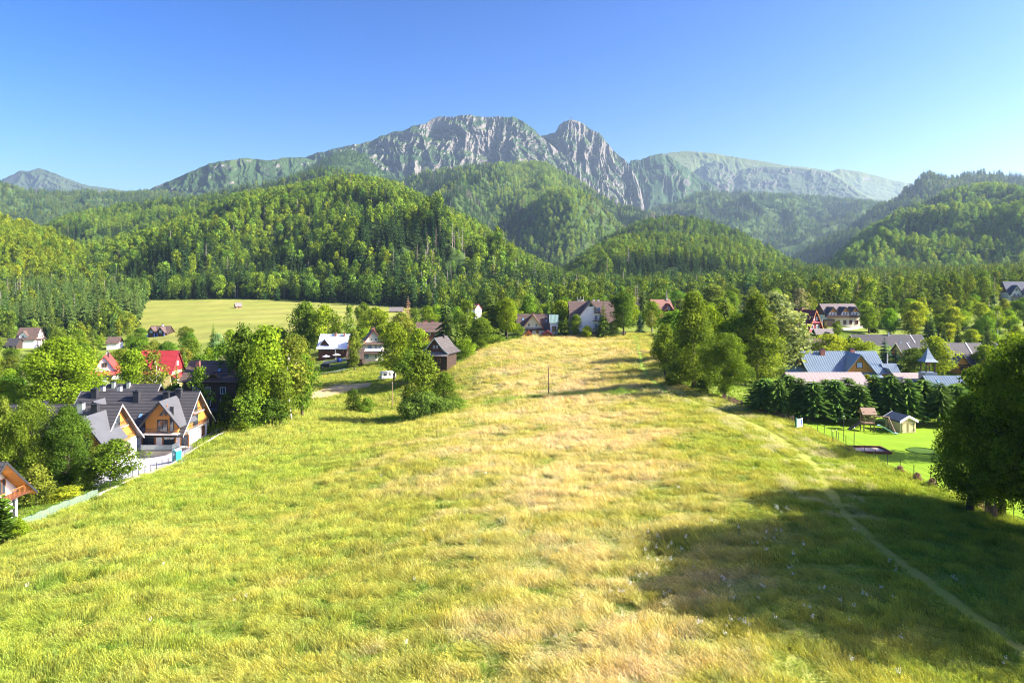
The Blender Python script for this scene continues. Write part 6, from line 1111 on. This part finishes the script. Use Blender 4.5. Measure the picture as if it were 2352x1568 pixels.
def playground():
    p = hit(1992, 992, 80, 160); e = empty('climbing_tower', tuple(p), radians(-6), 'wooden climbing tower with roof, ramp, slide and swing on the lawn', 'playground tower')
    for sx in (-1, 1):
        for sy in (-1, 1): b = MB(); b.box((sx * .8, sy * .7, 1.7), (.14, .14, 3.6)); b.build('post', TIMBER, e)
    b = MB(); b.box2((-.95, -.85, 1.5), (.95, .85, 1.62)); b.build('deck', TIMBER, e); b = MB(); b.prism([(-1.1, 3.0), (0, 3.95), (1.1, 3.0), (1.1, 3.1), (0, 4.07), (-1.1, 3.1)], 0, -1.15, 1.15); b.build('roof', m_wood('roof_boards', (.30, .20, .14), .22), e)
    b = MB()
    for z in (1.9, 2.2, 2.5):
        for s in (-1, 1): b.box((0, s * .78, z), (1.6, .05, .12))
    b.build('railing', TIMBER, e)
    b = MB(); b.prism([(-3.4, 0), (-.9, 1.6), (-.9, 1.72), (-3.5, .06)], 1, -.5, .5)
    for k in range(7): b.box((-3.1 + k * .36, 0, .28 + k * .23), (.06, 1.0, .08))
    b.build('ramp', TIMBER, e)
    b = MB(); b.prism([(.9, 1.55), (1.3, 1.6), (3.5, .35), (4.1, .3), (4.1, .2), (3.4, .22), (1.3, 1.45), (.9, 1.45)], 1, -1.9, -1.4); b.build('slide', m_plain('pale_blue_plastic', (.35, .62, .66), .35), e)
    for s in (-1, 1): b = MB(); b.tube([(3.3, 0, 2.6), (3.9, s * 1.5, 0)], .09, 6); b.build('leg', TIMBER, e)
    b = MB(); b.tube([(.8, 0, 2.6), (3.5, 0, 2.6)], .08, 6); b.build('crossbar', TIMBER, e); b = MB(); b.box((3.62, 0, 1.2), (.1, 1.55, .1)); b.box((3.75, 0, .6), (.1, 2.2, .1)); b.build('brace', TIMBER, e)
    for x in (1.6, 2.5): b = MB(); b.tube([(x, -.22, 2.6), (x, -.22, .5)], .012, 4); b.tube([(x, .22, 2.6), (x, .22, .5)], .012, 4); b.box((x, 0, .48), (.2, .5, .04)); b.build('swing', METAL_D, e)
playground()
def sandbox():
    p = hit(1990, 1036, 60, 140); e = empty('sandbox', tuple(p), radians(-4), 'brown timber-edged sandbox beside the lawn fence', 'sandbox'); w, d = 2.7, 1.7
    for x0, y0, x1, y1 in ((-w, -d, w, -d + .22), (-w, d - .22, w, d), (-w, -d + .225, -w + .22, d - .225), (w - .22, -d + .225, w, d - .225)): b = MB(); b.box2((x0, y0, -.2), (x1, y1, .42)); b.build('board', W_RUST, e)
    b = MB(); b.box2((-w + .23, -d + .23, -.2), (w - .23, d - .23, .16)); b.build('sand', m_ground('sand', (.52, .44, .36), (.46, .40, .34), (.4, .33, .27)), e)
sandbox()
def trampoline():
    p = hit(2120, 1037, 60, 140); e = empty('sunken_trampoline', (p[0], p[1], p[2] + .08), 0, 'round dark green sunken trampoline in the lawn', 'trampoline'); n = 28
    b = MB(); b.add([(1.9 * cos(2 * pi * k / n), 1.9 * sin(2 * pi * k / n), .03) for k in range(n)], [list(range(n))]); b.build('mat', m_plain('dark_mat', (.06, .12, .02), .95, .2, 1.5, spec=.05), e)
    b = MB(); b.tube([(2.05 * cos(2 * pi * k / n), 2.05 * sin(2 * pi * k / n), .03) for k in range(n + 1)], .07, 6, False); b.build('rim', m_plain('turf_green_pad', (.07, .14, .02), .9, spec=.05), e)
trampoline()
for k, (u, vt, vb, lb) in enumerate([(1938, 955, 1014, 'tall thin dark metal post on the lawn, tallest of the group'), (1962, 982, 1012, 'thin dark metal post nearest the climbing tower ramp'), (1921, 987, 1008, 'short thin metal post between tall post and banner'), (1913, 990, 1018, 'thin metal post closest to the wire fence on the lawn')]):
    p = hit(u, vb, 60, 150); e = empty('metal_post', tuple(p), 0, lb, 'post', 'thin posts on the lawn'); h = (vb - vt) * p[1] / F; b = MB(); b.tube([(0, 0, -.2), (0, 0, h)], .05, 6); b.build('pole', METAL_D, e); b = MB(); b.tube([(0, 0, h), (0, 0, h + .06)], [.07, .03], 6); b.build('cap', METAL_L, e)
def banner():
    p = hit(1836, 984, 80, 160); e = empty('banner', tuple(p), radians(38), 'white advertising banner with a dark blue picture on the fence corner', 'banner')
    b = MB(); b.box2((-.75, -.03, .25), (.95, .0, 1.6)); q = b.build('panel', WHITE_P, e); b = MB(); b.box2((.25, -.045, .5), (.85, -.032, 1.5)); b.build('picture', m_plain('blue_print', (.06, .12, .26), .4, .5, 3), q)
    b = MB(); [b.box2((-.6, -.04, z), (.05 - .1 * k, -.032, z + .07)) for k, z in enumerate((1.3, 1.05))]; b.build('lettering', m_plain('pale_blue_print', (.25, .40, .62), .5), q)
    b = MB(); b.box2((-1.15, -.1, -.2), (-.78, .1, 1.9)); b.build('post', GREENP, e)
banner()
def lamp(u, v, h, label):
    p = hit(u, v, 100, 420); e = empty('street_lamp', tuple(p), 0, label, 'street lamp'); b = MB(); b.tube([(0, 0, -.3), (0, 0, h), (.25, 0, h + .35), (1.1, 0, h + .45)], [.1, .07, .05, .05], 6); b.build('pole', METAL_L, e); b = MB(); b.box((1.35, 0, h + .43), (.65, .22, .12)); b.build('lamp_head', METAL_L, e)
lamp(1889, 762, 5.0, 'street lamp at the road below the brown guest house'); lamp(770, 828, 5.5, 'street lamp in front of the timber house with parasols')
drape('road', [np.array((X(u, Y), Y)) for u, Y in [(1872, 262), (1905, 268), (1960, 276), (2010, 290), (2060, 310)]], 4.0, .08, m_ground('pale_road', (.45, .40, .36), (.40, .36, .33), (.33, .3, .28)), step=3)
run_wall('retaining_wall', [np.array((X(u, Y), Y, 0)) for u, Y in [(1868, 257), (1900, 263), (1955, 270), (2005, 283)]], 'low stone retaining wall carrying the road by the brown guest house', .8, .5, W_BLOCK, None, 1.5)
drape('lane', [np.array((X(u, Y), Y)) for u, Y in [(735, 246), (790, 248), (840, 262), (900, 285)]], 3.2, .08, m_ground('asphalt_lane', (.22, .22, .23), (.26, .25, .24), (.16, .16, .16)), step=3)
for k, (u, v, L) in enumerate([(740, 890, 6), (775, 884, 7), (800, 880, 6), (760, 899, 5)]):
    p = hit(u, v, 120, 300); r = np.random.default_rng(k); b = MB(); n = 9; xs = np.linspace(-L / 2, L / 2, n)
    b.tube([(x, .3 * noise(np.array([x]), np.array([k * 3.]), 3)[0], .05) for x in xs], [.06] + [r.uniform(.3, .55) for _ in range(n - 2)] + [.06], 7); o = b.build('hay_swath', m_ground('cut_hay', (.40, .36, .14), (.33, .32, .10), (.2, .2, .06)), None, True, tuple(p)); o.rotation_euler = (0, 0, radians(8)); o.scale = (1, 1.6, .8); tag(o, 'low ridge of cut hay on bare soil, %s of four counting along the plot' % ORD[k], 'hay', 'hay ridges on the bare soil')
# the iron cross on the summit
z = CZ - (275 - CV) / F * 4520; e = empty('summit_cross', (X(1311, 4520), 4520, z - 3), 0, 'tiny iron cross on the pointed rock summit', 'cross'); b = MB(); b.box((0, 0, 10), (1.6, 1.6, 22)); b.build('mast', METAL_D, e); b = MB(); b.box((-2.9, 0, 15.5), (4.2, 1.4, 1.4)); b.box((2.9, 0, 15.5), (4.2, 1.4, 1.4)); b.build('crossarm', METAL_D, e)
SKY_STR, SKY_SAT, SKY_GAM, SUN_STR, HAZE, EXPO, DUST, OZ, AIR = .13, 1.18, 1.72, 5.0, 0.00005, 1.78, 4, 3, 1.25
# ------------------------------------------------------------------ sky, sun, air, camera
SUN_EL, SUN_AZ = 33.0, 96.0          # degrees above the horizon; clockwise from the viewing direction
w = bpy.data.worlds.new("World"); scene.world = w; w.use_nodes = True
nt = w.node_tree; nt.nodes.clear()
sky = nt.nodes.new('ShaderNodeTexSky'); sky.sky_type = 'NISHITA'; sky.sun_disc = False
sky.sun_elevation = radians(SUN_EL); sky.sun_rotation = radians(SUN_AZ); sky.altitude = 900; sky.air_density = AIR; sky.dust_density = DUST; sky.ozone_density = OZ
hs = nt.nodes.new('ShaderNodeHueSaturation'); hs.inputs['Saturation'].default_value = SKY_SAT; hs.inputs['Value'].default_value = 1.0
bg = nt.nodes.new('ShaderNodeBackground'); bg.inputs['Strength'].default_value = SKY_STR
wo = nt.nodes.new('ShaderNodeOutputWorld')
mu = nt.nodes.new('ShaderNodeMix'); mu.data_type = 'RGBA'; mu.blend_type = 'MULTIPLY'; mu.inputs[0].default_value = 1; mu.inputs[7].default_value = (.1, .1, .1, 1)
ga = nt.nodes.new('ShaderNodeGamma'); ga.inputs['Gamma'].default_value = SKY_GAM; m2 = nt.nodes.new('ShaderNodeMix'); m2.data_type = 'RGBA'; m2.blend_type = 'MULTIPLY'; m2.inputs[0].default_value = 1; m2.inputs[7].default_value = (10.4, 9.15, 10.3, 1)
nt.links.new(sky.outputs[0], mu.inputs[6]); nt.links.new(mu.outputs[2], ga.inputs['Color']); nt.links.new(ga.outputs[0], m2.inputs[6]); nt.links.new(m2.outputs[2], hs.inputs['Color']); nt.links.new(hs.outputs[0], bg.inputs['Color']); nt.links.new(bg.outputs[0], wo.inputs['Surface'])
sl = bpy.data.lights.new('sun', 'SUN'); sl.energy = SUN_STR; sl.angle = radians(.53); sl.color = (1.0, .93, .80)
so = bpy.data.objects.new('sun', sl); COL.objects.link(so); so.location = (200, 0, 300)
from mathutils import Vector
_e, _a = radians(SUN_EL), radians(SUN_AZ)
_d = Vector((cos(_e) * sin(_a), cos(_e) * cos(_a), sin(_e))); so.rotation_euler = _d.to_track_quat('Z', 'Y').to_euler()
if HAZE > 0:
    t = NT('air'); pv = t.n('ShaderNodeVolumePrincipled'); pv.inputs['Color'].default_value = (.52, .74, 1.0, 1); pv.inputs['Density'].default_value = HAZE; pv.inputs['Anisotropy'].default_value = .25
    t.l(pv.outputs[0], t.out.inputs['Volume'])
    b = MB(); b.box2((-18000, -1500, -400), (18000, 17500, 1160)); o = b.build('haze', t.m); tag(o, kind='stuff')
cam = bpy.data.cameras.new('camera'); co = bpy.data.objects.new('camera', cam); COL.objects.link(co); scene.camera = co
co.location = (0, 0, CZ); co.rotation_euler = (radians(90), 0, 0)
cam.sensor_width = 36; cam.lens = 36 * F / 2352; cam.shift_y = -(784 - CV) / 2352; cam.clip_start = .5; cam.clip_end = 60000
scene.view_settings.view_transform = 'Standard'; scene.view_settings.look = 'None'; scene.view_settings.exposure = EXPO; scene.view_settings.gamma = 1; scene.view_settings.use_curve_mapping = False
scene.render.engine = 'CYCLES'
c = scene.cycles; c.use_denoising = True; c.denoiser = 'OPENIMAGEDENOISE'; c.max_bounces = 5; c.diffuse_bounces = 2; c.glossy_bounces = 2; c.transmission_bounces = 3; c.transparent_max_bounces = 6; c.volume_bounces = 0
c.filter_width = 1.1; c.use_adaptive_sampling = True; c.adaptive_threshold = .015; c.sample_clamp_indirect = 6
scene.render.use_persistent_data = False
